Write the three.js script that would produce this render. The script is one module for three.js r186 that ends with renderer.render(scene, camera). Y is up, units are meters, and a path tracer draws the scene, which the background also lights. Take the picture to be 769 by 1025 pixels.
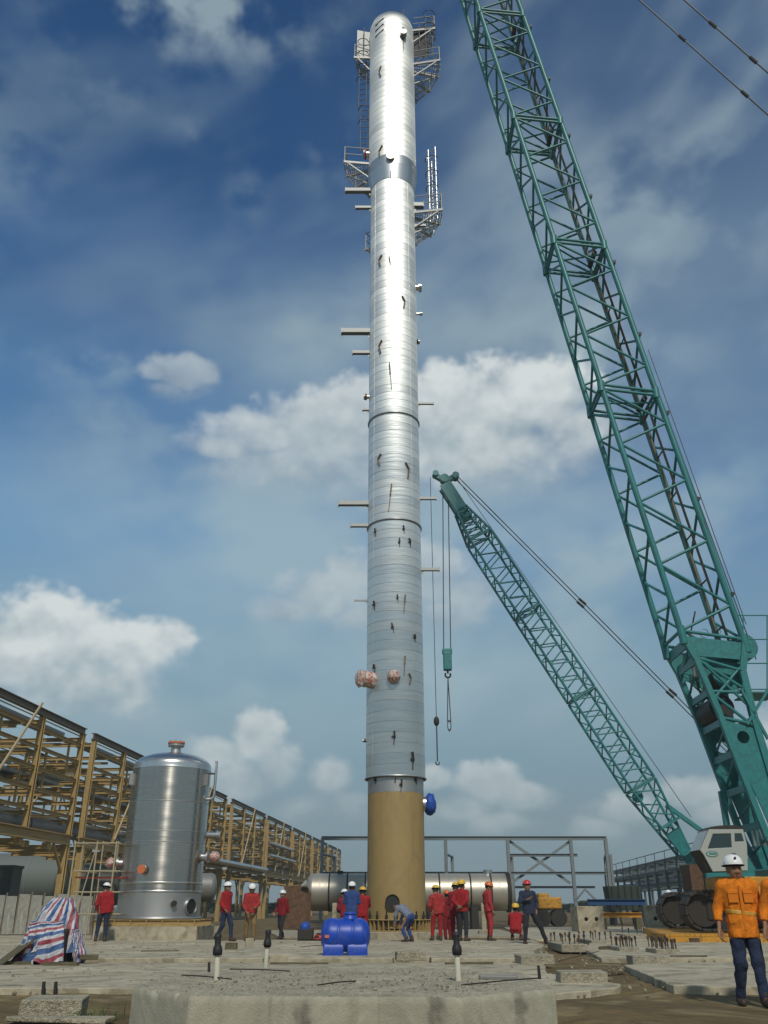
import * as THREE from 'three';
import { mergeGeometries, mergeVertices, toCreasedNormals } from 'three/addons/utils/BufferGeometryUtils.js';
import { RoundedBoxGeometry } from 'three/addons/geometries/RoundedBoxGeometry.js';
import { ImprovedNoise } from 'three/addons/math/ImprovedNoise.js';

// ------------------------------------------------------------------ camera, sky, sun, exposure
const scene = new THREE.Scene();
const EYE = 1.15, FOCAL = 860, PITCH = Math.atan(395 / FOCAL);
const camera = new THREE.PerspectiveCamera(2 * Math.atan(512.5 / FOCAL) * 180 / Math.PI, 0.75, 0.1, 9000);
camera.position.set(0, EYE, 0);
camera.lookAt(0, EYE + Math.sin(PITCH), -Math.cos(PITCH));
const renderer = new THREE.WebGLRenderer({ antialias: true });
renderer.toneMapping = THREE.LinearToneMapping;
renderer.toneMappingExposure = 1.0;
renderer.shadowMap.enabled = true;

const noise3 = new ImprovedNoise();
const N = (x, y, z = 0) => noise3.noise(x + 31.7, y + 17.3, z + 5.1);
const fbm = (x, y, z, o = 4) => { let s = 0, a = 0.5, f = 1; for (let i = 0; i < o; i++) { s += a * N(x * f, y * f, z * f + i * 7.7); a *= 0.5; f *= 2.03; } return s; };
const smooth = (a, b, x) => { const t = Math.min(1, Math.max(0, (x - a) / (b - a))); return t * t * (3 - 2 * t); };
const lerp = (a, b, t) => a + (b - a) * t;
const mix3 = (a, b, t) => [lerp(a[0], b[0], t), lerp(a[1], b[1], t), lerp(a[2], b[2], t)];
const lin = (c) => { c /= 255; return c <= 0.04045 ? c / 12.92 : Math.pow((c + 0.055) / 1.055, 2.4); };
const srgb = (l) => 255 * (l <= 0.0031308 ? l * 12.92 : 1.055 * Math.pow(l, 1 / 2.4) - 0.055);
const S = (r, g, b) => [lin(r), lin(g), lin(b)];

const SUN = new THREE.Vector3(0.11, 0.815, 0.57).normalize();
{
  const W = 4096, H = 2048, data = new Float32Array(W * H * 4);
  // air: colours by elevation, a clear side (left) and a hazier side (right)
  const EL = [0, 4, 9, 15, 22, 30, 38, 47, 57, 90];
  const CLEAR = [S(134, 152, 158), S(133, 157, 167), S(129, 160, 177), S(124, 160, 184), S(105, 149, 188), S(72, 117, 164), S(45, 90, 141), S(33, 74, 122), S(29, 66, 112), S(31, 66, 110)];
  const HAZY = [S(128, 147, 153), S(127, 150, 158), S(120, 151, 168), S(113, 149, 175), S(103, 140, 176), S(96, 126, 160), S(88, 115, 147), S(67, 94, 130), S(47, 77, 117), S(42, 74, 114)];
  const row = (t, el) => { let i = 0; while (i < EL.length - 2 && el > EL[i + 1]) i++; return mix3(t[i], t[i + 1], smooth(EL[i], EL[i + 1], el)); };
  // cumulus heaps: base and top elevation, then lobes [azimuth, elevation, half width, half height] in degrees
  const HEAPS = [
    { lo: 25.2, hi: 35, lit: 0.95, lobes: [[9.0, 31.0, 6, 3.7], [4.4, 31.2, 4.6, 3.1], [12.6, 31.2, 4, 3.2], [8.6, 28, 8, 3.4], [3, 28.8, 4.6, 3.2], [14.6, 29, 3.4, 3.4]] },
    { lo: 25.2, hi: 33.2, lit: 0.72, lobes: [[-4.2, 29.8, 5.4, 3], [-9.6, 29.4, 4.2, 1.9], [-1.4, 31.6, 3.4, 2.4], [-6, 27.2, 8.5, 2.4], [-12, 28.4, 3, 1.2]] },
    { lo: 9.3, hi: 18.4, lit: 1.0, lobes: [[-19.6, 15, 4.6, 3.3], [-23.6, 14.2, 4.4, 3.6], [-16.8, 14.8, 3.1, 2.7], [-20, 12.2, 5.4, 3], [-26.5, 13.4, 3.4, 3.6], [-14.6, 15.8, 1.8, 1.3], [-17.2, 12.4, 3, 2.4], [-22, 16.4, 2.6, 1.7]] },
    { lo: 30.4, hi: 34.2, lit: 0.4, lobes: [[-15.6, 32.6, 2.5, 1.3], [-14.2, 32.9, 1.6, 1.0], [-16.6, 31.6, 1.6, 0.9], [-17.6, 32.6, 1.4, 0.7]] },
    { lo: 15.2, hi: 22.4, lit: 0.55, lobes: [[-4.4, 19, 3.2, 2.2], [-2.2, 19.8, 2.6, 2.3], [-6.6, 18, 2.6, 1.2], [-1, 17.6, 3, 1.6]] },
    { lo: 15.5, hi: 23.4, lit: 0.5, lobes: [[3.6, 20.4, 2.6, 2.6], [6, 19, 2.6, 1.8], [4, 17.6, 3, 1.6]] },
    { lo: 4.6, hi: 11.8, lit: 0.72, lobes: [[-8.2, 9.8, 1.7, 1.8], [-10.8, 8.7, 2, 1.2], [-6.9, 7.8, 1.8, 1.7], [-9, 7, 3.4, 1.6], [-3.4, 7.4, 1.7, 1.3], [-5.2, 5.6, 2.2, 1], [-2, 5.8, 1.8, 1.1]] },
    { lo: 3.2, hi: 8.8, lit: 0.66, lobes: [[6.6, 7.0, 2.6, 1.4], [4.6, 5.6, 2.6, 1.2], [9, 6.2, 2.2, 1.1], [3.2, 7.4, 1.3, 0.9], [7.4, 4.6, 3, 1]] },
    { lo: 2.2, hi: 8, lit: 0.62, lobes: [[15.2, 5.4, 2.6, 1.2], [18.6, 6.2, 2.6, 1.3], [13, 4.2, 2.4, 1], [21, 5, 3.2, 1.3], [26, 9.6, 3, 2]] },
  ];
  // thin veils: azimuth, elevation, half width, half height, strength, ragged or even
  const VEILS = [[-22, 53.4, 7, 2.8, 0.34, 1], [-24.5, 50.4, 2.2, 3, 0.34, 1], [-14.5, 53.6, 6, 1.9, 0.27, 1], [-12, 44.4, 1.2, 1.7, 0.2, 1], [-5.6, 47, 2.4, 2.4, 0.16, 1], [-15.5, 47.4, 2.6, 1, 0.16, 1], [-8, 36.5, 11, 3.8, 0.3, 0], [-2, 37, 7, 4, 0.16, 0], [-16, 24, 9, 5, 0.22, 0], [9, 29.5, 9, 5, 0.22, 0], [-5, 28.5, 9, 4, 0.2, 0], [-20, 13, 8, 4, 0.2, 0], [24, 42, 9, 7, 0.16, 1], [15, 33, 8, 5, 0.16, 1], [3, 22, 12, 4, 0.26, 0], [-4, 15, 12, 4, 0.26, 0], [8, 15, 9, 3, 0.2, 0], [14, 21, 5, 1.6, 0.22, 1], [20, 43, 9, 3, 0.12, 1], [12, 46, 5, 6, 0.1, 0], [-32, 43, 4, 5, 0.16, 1],
    [-22.5, 32.6, 4, 1.2, 0.24, 1], [-18, 29.6, 7, 2.6, 0.16, 1], [-9, 21.5, 9, 4.6, 0.3, 0], [-14, 25, 7, 2.4, 0.16, 0], [9, 38, 8, 4, 0.14, 0], [23, 36, 10, 5, 0.12, 0], [24, 24, 8, 4, 0.12, 1], [7, 24.4, 8, 2.4, 0.22, 0], [-16, 8.6, 8, 2.6, 0.26, 0], [1, 12, 14, 3.4, 0.16, 0], [13, 17, 4, 2, 0.16, 1], [16, 13, 8, 2.4, 0.14, 0], [-9.6, 12.6, 3, 1.2, 0.12, 1]];
  const WHITE = S(221, 227, 226), GREY = S(140, 157, 166), VEIL = S(172, 192, 196);
  const colour = (x, y, z, az, el, ce) => {
    const hz = smooth(-16, 26, az) * (1 - smooth(90, 175, Math.abs(az))) + 0.5 * smooth(90, 175, Math.abs(az));
      let c = mix3(row(CLEAR, Math.max(0, el)), row(HAZY, Math.max(0, el)), hz);
      const away = smooth(38, 60, Math.acos(Math.min(1, Math.max(-1, -z * 0.88 + y * 0.47))) * 180 / Math.PI);
      // veils
      let v = 0;
      if (el > 3) { const st = fbm(az * 0.045 + el * 0.02 + 40, el * 0.15 - az * 0.06, 3, 4); v += 0.3 * smooth(-0.12, 0.42, st) * smooth(3, 14, el) * (0.35 + 0.65 * hz); }
      const soft = fbm(x * 5, y * 9, z * 5, 4), wisp = fbm(x * 13, y * 17, z * 13, 5) + soft * 0.4;
      for (const [a, e, w, h, s, g] of VEILS) {
        const dx = (az - a) * ce / w, dy = (el - e) / h, d = dx * dx + dy * dy;
        if (d < 6) v += s * Math.exp(-d * 1.1) * (g ? 1.5 * smooth(-0.22, 0.3, wisp) : 1 + 1.5 * soft + 0.5 * wisp);
      }
      if (away > 0) v += away * (0.14 + 0.4 * smooth(-0.2, 0.4, soft)) * smooth(0, 8, el);
      if (v > 0) c = mix3(c, VEIL, Math.min(0.6, v));
      // heaps
      let near = away > 0;
      if (!near) for (const hp of HEAPS) for (const [a, e, w, h] of hp.lobes) if (Math.abs((az - a) * ce) < 2.2 * w && Math.abs(el - e) < 2.2 * h) near = true;
      if (near) {
        const n1 = fbm(x * 16, y * 20, z * 16, 5), n2 = fbm(x * 44 + 9, y * 52, z * 44, 4), n3 = fbm(x * 120, y * 130, z * 120 + 4, 3), billow = Math.abs(N(x * 30, y * 34, z * 30)) * 0.5 + Math.abs(N(x * 62, y * 66, z * 62)) * 0.25 + Math.abs(N(x * 120, y * 124, z * 120)) * 0.12, yu = y + 0.02, relief = (n1 - fbm(x * 16, yu * 20, z * 16, 4)) * 0.9 + (billow - Math.abs(N(x * 30, yu * 34, z * 30)) * 0.5 - Math.abs(N(x * 62, yu * 66, z * 62)) * 0.25) * 0.5;
        for (const hp of HEAPS) {
          let f = -9;
          for (const [a, e, w, h] of hp.lobes) { const dx = (az - a) * ce / w, dy = (el - e) / h; f = Math.max(f, 1 - Math.sqrt(dx * dx + dy * dy)); }
          if (f < -1.3) continue;
          const g = f * 1.0 + n1 * 0.72 + n2 * 0.3 + n3 * 0.12 - billow * 0.22 + 0.12, t = (el - hp.lo) / (hp.hi - hp.lo);
          const d = Math.max(smooth(-0.05, lerp(1.1, 0.42, smooth(0.25, 0.9, t)), g), 0.95 * smooth(0.12, 0.6, f + n1 * 0.3) * smooth(-0.1, 0.4, t)) * smooth(-0.3, 0.35, t + n1 * 0.3);
          if (d <= 0) continue;
          const lit = Math.min(1, Math.max(0, (t * 0.8 + 0.22 + n1 * 0.3 + n2 * 0.14 + relief * 0.6 + billow * 0.16) * (0.55 + 0.45 * hp.lit))) * (0.35 + 0.65 * hp.lit);
          c = mix3(c, mix3(mix3(GREY, c, 0.35), WHITE, lit), d * (0.6 + 0.36 * hp.lit));
        }
        if (away > 0 && el > 0) {
          const k = 1 / (y + 0.16), g = fbm(x * k * 1.5 + 3, 2, z * k * 1.5, 5) - 0.03, d = away * smooth(0.02, 0.34, g) * smooth(2, 9, el);
          c = mix3(c, mix3(GREY, WHITE, Math.min(1, 0.45 + n1 + g)), d * 0.7);
        }
      }
    return c;
  };
  const dirColour = (i, j, w, h) => { const el = ((j + 0.5) / h - 0.5) * 180, phi = ((i + 0.5) / w - 0.5) * 2 * Math.PI, ce = Math.cos(el * Math.PI / 180), x = Math.cos(phi) * ce, z = Math.sin(phi) * ce; return colour(x, Math.sin(el * Math.PI / 180), z, Math.atan2(x, -z) * 180 / Math.PI, el, ce); };
  // fine where the detail of the clouds can be seen, on an eight times coarser grid (interpolated) elsewhere
  const Q = 8, w = W / Q, h = H / Q, coarse = new Float32Array(w * h * 3); for (let j = h / 2 - 1; j < h; j++) for (let i = 0; i < w; i++) coarse.set(dirColour(i, j, w, h), (j * w + i) * 3);
  const low = S(96, 100, 92);
  for (let j = 0; j < H; j++) {
    const el = ((j + 0.5) / H - 0.5) * 180;
    for (let i = 0; i < W; i++) {
      const o = (j * W + i) * 4; data[o + 3] = 1;
      if (el < -0.3) { data[o] = low[0]; data[o + 1] = low[1]; data[o + 2] = low[2]; continue; }
      const off = Math.abs(((i + 0.5) / W - 0.25) * 360);
      if (off < 48 && el < 64) { const c = dirColour(i, j, W, H); data[o] = c[0]; data[o + 1] = c[1]; data[o + 2] = c[2]; continue; }
      const u = (i + 0.5) / Q - 0.5, v = Math.min(h - 1.001, (j + 0.5) / Q - 0.5), i0 = Math.floor(u), j0 = Math.floor(v), fu = u - i0, fv = v - j0, a = (((i0 + w) % w) + j0 * w) * 3, b = (((i0 + 1 + w) % w) + j0 * w) * 3, c2 = a + w * 3, d2 = b + w * 3;
      for (let k = 0; k < 3; k++) data[o + k] = lerp(lerp(coarse[a + k], coarse[b + k], fu), lerp(coarse[c2 + k], coarse[d2 + k], fu), fv);
    }
  }
  const sky = new THREE.DataTexture(data, W, H, THREE.RGBAFormat, THREE.FloatType);
  sky.mapping = THREE.EquirectangularReflectionMapping; sky.magFilter = THREE.LinearFilter; sky.minFilter = THREE.LinearFilter; sky.needsUpdate = true;
  scene.background = sky; scene.environment = sky;
}
const sun = new THREE.DirectionalLight(new THREE.Color(1, 0.94, 0.82), 2.5);
sun.position.copy(SUN).multiplyScalar(150); sun.target.position.set(0, 0, -40);
sun.castShadow = true; sun.shadow.radius = 5; sun.shadow.mapSize.set(4096, 4096);
Object.assign(sun.shadow.camera, { left: -90, right: 90, top: 90, bottom: -120, near: 1, far: 500 });
scene.add(sun, sun.target);
scene.fog = new THREE.FogExp2(0xb9c9d0, 0.0007);

// ------------------------------------------------------------------ helpers
const V = (x, y, z) => new THREE.Vector3(x, y, z);
let seed = 12345;
const rnd = (a = 0, b = 1) => { seed = (seed * 1664525 + 1013904223) >>> 0; return a + (b - a) * (seed / 4294967296); };
const used = {};
const numbered = (n) => { const k = used[n] = (used[n] ?? -1) + 1; return k ? n + '_' + String(k).padStart(3, '0') : n; };
const cp = Math.cos(PITCH), sp = Math.sin(PITCH);
// where the sight line through a place in the photograph meets a given distance or height
const ray = (px, py) => { const x = (px - 384.5) / FOCAL, y = (512.5 - py) / FOCAL; return V(x, y * cp + sp, -(cp - y * sp)); };
const at = (px, py, D) => { const r = ray(px, py); return r.multiplyScalar(-D / r.z).add(V(0, EYE, 0)); };
const atY = (px, py, Y) => { const r = ray(px, py); return r.multiplyScalar((Y - EYE) / r.y).add(V(0, EYE, 0)); };

function mark(o, label, category, group) { o.userData.label = label; o.userData.category = category; if (group) o.userData.group = group; return o; }
function thing(name, label, category, pos = [0, 0, 0], turn = 0, group) {
  const o = new THREE.Group(); o.name = numbered(name); o.position.set(...pos); o.rotation.y = turn; scene.add(o);
  return mark(o, label, category, group);
}
function part(parent, name, geo, mat, pos, rot) {
  const m = new THREE.Mesh(geo, mat); m.name = parent === scene ? numbered(name) : name; m.castShadow = m.receiveShadow = true;
  if (pos) m.position.set(...pos); if (rot) m.rotation.set(...rot); parent.add(m); return m;
}
function sub(parent, name) { const g = new THREE.Group(); g.name = name; parent.add(g); return g; }
const UC = new THREE.CylinderGeometry(1, 1, 1, 8, 1), UC12 = new THREE.CylinderGeometry(1, 1, 1, 14, 1), UB = new THREE.BoxGeometry(1, 1, 1);
const UPV = V(0, 1, 0);
// a round bar from a to b
function rod(parent, name, a, b, r, mat, geo = UC) {
  const d = V().subVectors(b, a), m = part(parent, name, geo, mat); m.position.addVectors(a, b).multiplyScalar(0.5);
  m.scale.set(r, d.length(), r); m.quaternion.setFromUnitVectors(UPV, d.normalize()); return m;
}
// a rectangular bar from a to b; w across, t along the hint direction
function bar(parent, name, a, b, w, t, mat, hint = V(0, 0, 1)) {
  const d = V().subVectors(b, a), L = d.length(); d.normalize();
  const x = V().crossVectors(d, hint); if (x.length() < 1e-3) x.crossVectors(d, V(1, 0, 0)); x.normalize(); const z = V().crossVectors(x, d);
  const m = part(parent, name, UB, mat); m.position.addVectors(a, b).multiplyScalar(0.5);
  m.quaternion.setFromRotationMatrix(new THREE.Matrix4().makeBasis(x, d, z)); m.scale.set(w, L, t); return m;
}
// an I-section unit profile 1 x 1, length 1 along y
const IB = (() => { const s = new THREE.Shape(); const f = 0.11, w = 0.06; [[-.5, -.5], [.5, -.5], [.5, -.5 + f], [w, -.5 + f], [w, .5 - f], [.5, .5 - f], [.5, .5], [-.5, .5], [-.5, .5 - f], [-w, .5 - f], [-w, -.5 + f], [-.5, -.5 + f]].forEach(([x, y], i) => i ? s.lineTo(x, y) : s.moveTo(x, y)); s.closePath();
  const g = new THREE.ExtrudeGeometry(s, { depth: 1, bevelEnabled: false }); g.translate(0, 0, -0.5); g.rotateX(-Math.PI / 2); return g; })();
function ibeam(parent, name, a, b, w, h, mat, hint = V(0, 1, 0)) { const m = bar(parent, name, a, b, w, h, mat, hint); m.geometry = IB; return m; }
const boxUV = (w, h, d, bevel = 0) => {   // box with uv in metres
  const g = bevel ? new RoundedBoxGeometry(w, h, d, 2, bevel) : new THREE.BoxGeometry(w, h, d).toNonIndexed();
  const p = g.attributes.position, n = new Float32Array(p.count * 2), nn = g.attributes.normal;
  for (let i = 0; i < p.count; i += 3) {
    const ax = Math.abs(nn.getX(i) + nn.getX(i + 1) + nn.getX(i + 2)), ay = Math.abs(nn.getY(i) + nn.getY(i + 1) + nn.getY(i + 2)), az = Math.abs(nn.getZ(i) + nn.getZ(i + 1) + nn.getZ(i + 2));
    for (let k = i; k < i + 3; k++) { const [u, v] = ay >= ax && ay >= az ? [p.getX(k), p.getZ(k)] : ax >= az ? [p.getZ(k), p.getY(k)] : [p.getX(k), p.getY(k)]; n[2 * k] = u; n[2 * k + 1] = v; }
  }
  g.setAttribute('uv', new THREE.BufferAttribute(n, 2)); return g;
};

// ------------------------------------------------------------------ procedural materials
const TX = (size, fn, isColor, rep) => {
  const d = new Uint8Array(size * size * 4);
  for (let j = 0; j < size; j++) for (let i = 0; i < size; i++) { const c = fn(i / size, j / size), o = 4 * (j * size + i); for (let k = 0; k < 3; k++) d[o + k] = Math.max(0, Math.min(255, isColor ? srgb(Math.max(0, c[k])) : c * 255)); d[o + 3] = 255; }
  const t = new THREE.DataTexture(d, size, size); t.wrapS = t.wrapT = THREE.RepeatWrapping; t.magFilter = THREE.LinearFilter; t.minFilter = THREE.LinearMipmapLinearFilter; t.generateMipmaps = true;
  if (isColor) t.colorSpace = THREE.SRGBColorSpace; if (rep) t.repeat.set(rep, rep); t.needsUpdate = true; return t;
};
// tileable noise: point on a torus
const tile = (u, v, f, o = 4, s = 0) => { const a = u * 2 * Math.PI, b = v * 2 * Math.PI, r = f / 6.2832; return fbm(Math.cos(a) * r + s, Math.sin(a) * r + Math.cos(b) * r * 1.01, Math.sin(b) * r - s, o); };
const hash = (i, j) => { let h = (i * 374761393 + j * 668265263) | 0; h = (h ^ (h >>> 13)) * 1274126177 | 0; return ((h ^ (h >>> 16)) >>> 0) / 4294967296; };
const grain = (u, v, n) => hash(Math.floor(u * n), Math.floor(v * n));
const mat = (o) => new THREE.MeshStandardMaterial(o);
const phys = (o) => new THREE.MeshPhysicalMaterial(o);
const RGB = (r, g, b) => new THREE.Color().setRGB(r, g, b);

const concreteTex = TX(1024, (u, v) => { const a = tile(u, v, 5), b = tile(u, v, 26, 4, 9), g = grain(u, v, 512) - 0.5, st = smooth(0.05, 0.3, tile(u, v, 12, 5, 40)); let k = 1 + a * 0.55 + b * 0.45 + g * 0.16; k *= 1 - 0.36 * st; return [0.41 * k, 0.365 * k * (1 - 0.02 * st), 0.265 * k * (1 - 0.06 * st)]; }, true, 0.2);
const concreteBump = TX(1024, (u, v) => 0.5 + tile(u, v, 30, 4) * 0.5 + (grain(u, v, 512) - 0.5) * 0.3, false, 0.2);
const M = {};
M.concrete = mat({ map: concreteTex, bumpMap: concreteBump, bumpScale: 0.012, roughness: 0.92 });
const roughTex = TX(1024, (u, v) => { const a = tile(u, v, 8), b = tile(u, v, 60, 3, 3), g = grain(u, v, 340), h = grain(u + .3, v + .1, 190); let k = 0.95 + a * 0.5 + b * 0.4 + (g - 0.5) * 0.24 - (h > 0.9 ? 0.16 : 0); return [0.41 * k, 0.37 * k, 0.275 * k]; }, true, 0.33);
const roughBump = TX(1024, (u, v) => 0.5 + tile(u, v, 60, 4, 3) * 0.6 + (grain(u, v, 340) - 0.5) * 0.4, false, 0.33);
M.concreteRough = mat({ map: roughTex, bumpMap: roughBump, bumpScale: 0.03, roughness: 0.95 });
// board-marked, stained foundation wall: form joints and dark run stains
const wallTex = TX(1024, (u, v) => { const a = tile(u, v, 5, 4, 2), b = tile(u, v, 40, 3), st = smooth(0.05, 0.3, fbm(u * 14, v * 1.6, 3, 4)) * 0.3; const j = Math.abs(((u * 4 + 0.5) % 1) - 0.5) * 0.25 * 4 < 0.012 ? 0.2 : 0; let k = 1 + a * 0.4 + b * 0.25 - st * 0.6 - j * 0.5 + (grain(u, v, 600) - 0.5) * 0.1; return [0.35 * k, 0.33 * k, 0.255 * k]; }, true, 0.25);
M.wall = mat({ map: wallTex, bumpMap: concreteBump, bumpScale: 0.008, roughness: 0.9 });
const sandTex = TX(1024, (u, v) => { const a = tile(u, v, 6), b = tile(u, v, 40, 4, 8), g = grain(u, v, 700) - 0.5, w = smooth(0.05, 0.3, tile(u, v, 12, 4, 60)); const k = 1 + a * 0.7 + b * 0.5 + g * 0.3; return mix3([0.125 * k, 0.086 * k, 0.032 * k], [0.2 * k, 0.15 * k, 0.072 * k], w); }, true, 1 / 9);
const sandBump = TX(1024, (u, v) => 0.5 + tile(u, v, 40, 5, 8) * 0.7, false, 1 / 9);
M.sand = mat({ map: sandTex, bumpMap: sandBump, bumpScale: 0.09, roughness: 1 });
// brushed / rolled metal: fine streaks along u, patches
const brush = TX(512, (u, v) => { const s = N(0.5, v * 130, 3) * 0.5 + N(u * 3, v * 300, 1) * 0.4; return Math.min(1, 0.62 + s * 0.22 + tile(u, v, 5) * 0.35); }, false, 1);
M.stainless = phys({ color: RGB(0.5, 0.48, 0.445), metalness: 1, roughness: 0.47, roughnessMap: brush, anisotropy: 0.85, anisotropyRotation: Math.PI / 2 });
M.stainlessHead = phys({ color: RGB(0.66, 0.64, 0.61), metalness: 1, roughness: 0.5, roughnessMap: brush });
M.steelBare = mat({ color: RGB(0.42, 0.42, 0.41), metalness: 0.85, roughness: 0.45 });
const dent = TX(512, (u, v) => 0.5 + tile(u, v, 7, 3) * 0.6 + tile(u, v, 30, 3, 4) * 0.15, false, 1);
M.clad = []; for (let i = 0; i < 6; i++) M.clad.push(phys({ color: RGB(0.58 + (i % 3) * 0.03, 0.602 + (i % 3) * 0.03, 0.588 + (i % 3) * 0.03), metalness: 1, roughness: 0.43 + 0.025 * ((i * 5) % 4), anisotropy: 0.75, anisotropyRotation: 0, bumpMap: dent, bumpScale: 0.0045 }));
M.cladTrim = mat({ color: RGB(0.55, 0.57, 0.58), metalness: 1, roughness: 0.4 });
const skirtTex = TX(512, (u, v) => { const a = tile(u, v, 5), b = tile(u, v, 30, 3, 4), run = smooth(0.12, 0.4, fbm(u * 34, v * 1.4, 5, 4)) * 0.22, sc = smooth(0.26, 0.4, tile(u, v, 24, 4, 12)), k = 1 + a * 0.2 + b * 0.14 - run * 0.5 + (grain(u, v, 256) - .5) * .05; return mix3([0.33 * k, 0.232 * k, 0.092 * k], [0.2, 0.15, 0.1], sc * 0.3); }, true, 1);
M.primer = mat({ map: skirtTex, roughness: 0.6 });
const ochreTex = TX(512, (u, v) => { const a = tile(u, v, 6), r = smooth(0.1, 0.3, tile(u, v, 14, 4, 4)), k = 1 + a * 0.5; return mix3([0.37 * k, 0.255 * k, 0.095 * k], [0.17, 0.095, 0.04], r * 0.7); }, true, 1);
M.ochre = mat({ map: ochreTex, roughness: 0.6 });
M.brownSteel = mat({ color: RGB(0.16, 0.125, 0.085), roughness: 0.6 });
M.pole = mat({ color: RGB(0.42, 0.33, 0.19), roughness: 0.7 });
M.pipeGrey = mat({ color: RGB(0.2, 0.2, 0.19), roughness: 0.5, metalness: 0.2 });
M.pipeSilver = mat({ color: RGB(0.6, 0.6, 0.6), roughness: 0.35, metalness: 1 });
const tealTex = TX(512, (u, v) => { const a = tile(u, v, 6), r = smooth(0.12, 0.3, tile(u, v, 22, 4, 4)), k = 1 + a * 0.5 + (grain(u, v, 128) - 0.5) * 0.12; return mix3([0.022 * k, 0.19 * k, 0.195 * k], [0.06, 0.085, 0.08], r * 0.6); }, true, 1);
M.teal = mat({ map: tealTex, roughness: 0.42 });
M.greySteel = mat({ color: RGB(0.18, 0.205, 0.215), roughness: 0.55 });
M.galv = mat({ color: RGB(0.36, 0.37, 0.37), roughness: 0.55, metalness: 0.3, side: THREE.DoubleSide });
M.black = mat({ color: RGB(0.015, 0.015, 0.016), roughness: 0.6 });
M.rubber = mat({ color: RGB(0.03, 0.028, 0.026), roughness: 0.75 });
M.trackSteel = mat({ color: RGB(0.042, 0.036, 0.03), roughness: 0.7, metalness: 0.4 });
M.wire = mat({ color: RGB(0.09, 0.095, 0.1), roughness: 0.5, metalness: 0.6 });
M.rust = mat({ map: TX(256, (u, v) => { const k = 1 + tile(u, v, 8) * 0.9; return [0.11 * k, 0.06 * k, 0.033 * k]; }, true, 1), roughness: 0.9 });
M.craneYellow = mat({ map: TX(256, (u, v) => { const r = smooth(0.02, 0.25, tile(u, v, 8)), k = 1 + tile(u, v, 20) * .4; return mix3([0.52 * k, 0.25 * k, 0.02 * k], [0.16, 0.1, 0.035], r * .7); }, true, 1), roughness: 0.6 });
M.cabWhite = mat({ color: RGB(0.36, 0.38, 0.35), roughness: 0.45 });
M.darkGlass = phys({ color: RGB(0.02, 0.035, 0.035), roughness: 0.06, metalness: 0, clearcoat: 1 });
M.helmetWhite = phys({ color: RGB(0.8, 0.8, 0.8), roughness: 0.3, clearcoat: 0.5 });
M.helmetYellow = phys({ color: RGB(0.7, 0.42, 0.03), roughness: 0.35, clearcoat: 0.5 });
M.helmetRed = phys({ color: RGB(0.5, 0.03, 0.03), roughness: 0.35, clearcoat: 0.5 });
M.helmetOrange = phys({ color: RGB(0.6, 0.14, 0.02), roughness: 0.35, clearcoat: 0.5 });
M.blueTank = phys({ map: TX(256, (u, v) => { const d = smooth(0.0, 0.3, tile(u, v, 12, 4)), k = 1 + tile(u, v, 30, 3, 3) * 0.3; return mix3([0.005 * k, 0.052 * k, 0.4 * k], [0.06, 0.1, 0.33], d * 0.5); }, true, 1), roughness: 0.42 });
M.blueWrap = mat({ color: RGB(0.015, 0.07, 0.36), roughness: 0.55 });
M.redPaint = mat({ color: RGB(0.4, 0.04, 0.025), roughness: 0.5 });
M.orangeCap = mat({ color: RGB(0.55, 0.15, 0.06), roughness: 0.5 });
const foldBump = TX(512, (u, v) => { const a = tile(u, v, 9, 3), b = tile(u + 0.3, v * 0.6, 16, 3, 7); return Math.max(0, Math.min(1, 0.5 + 0.5 * (1 - 3 * Math.abs(a)) * 0.8 + b * 0.5)); }, false, 2.2);
const cloth = (r, g, b, d = 0.25, rough = 0.95) => mat({ bumpMap: foldBump, bumpScale: 0.009, map: TX(256, (u, v) => { const k = 1 + tile(u, v, 7) * d * 1.6 + tile(u, v, 40, 3, 5) * d + (grain(u, v, 200) - .5) * 0.12; return [r * k, g * k, b * k]; }, true, 2.2), roughness: rough });
M.clothRed = cloth(0.3, 0.011, 0.015); M.clothRedDark = cloth(0.2, 0.009, 0.013); M.clothOrange = cloth(0.66, 0.185, 0.006, 0.32); M.jeans = cloth(0.018, 0.03, 0.068, 0.5); M.clothBlack = cloth(0.022, 0.024, 0.03); M.clothNavy = cloth(0.02, 0.028, 0.055);
M.clothBlue = cloth(0.025, 0.06, 0.2); M.khaki = cloth(0.2, 0.13, 0.055); M.clothGrey = cloth(0.17, 0.19, 0.26); M.boot = cloth(0.05, 0.028, 0.018, 0.4, 0.6); M.greyPants = cloth(0.06, 0.065, 0.08);
M.trimOrange = mat({ color: RGB(0.62, 0.175, 0.008), roughness: 0.95 });
M.skin = mat({ color: RGB(0.26, 0.135, 0.075), roughness: 0.6 }); M.hair = mat({ color: RGB(0.012, 0.01, 0.009), roughness: 0.6 });
M.eye = mat({ color: RGB(0.02, 0.015, 0.012), roughness: 0.25 }); M.lip = mat({ color: RGB(0.2, 0.08, 0.06), roughness: 0.6 }); M.reflective = mat({ color: RGB(0.52, 0.29, 0.04), roughness: 0.5 });
M.whitePvc = mat({ color: RGB(0.62, 0.6, 0.48), roughness: 0.5 });
M.woodOld = mat({ map: TX(256, (u, v) => { const k = 1 + N(u * 4, v * 60, 2) * 0.6 + tile(u, v, 8) * .4; return [0.11 * k, 0.095 * k, 0.055 * k]; }, true, 1), roughness: 0.9 });
M.leaf = mat({ color: RGB(0.07, 0.12, 0.02), roughness: 0.8, side: THREE.DoubleSide });
M.gravel = mat({ color: RGB(0.3, 0.27, 0.2), roughness: 0.95 });

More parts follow.
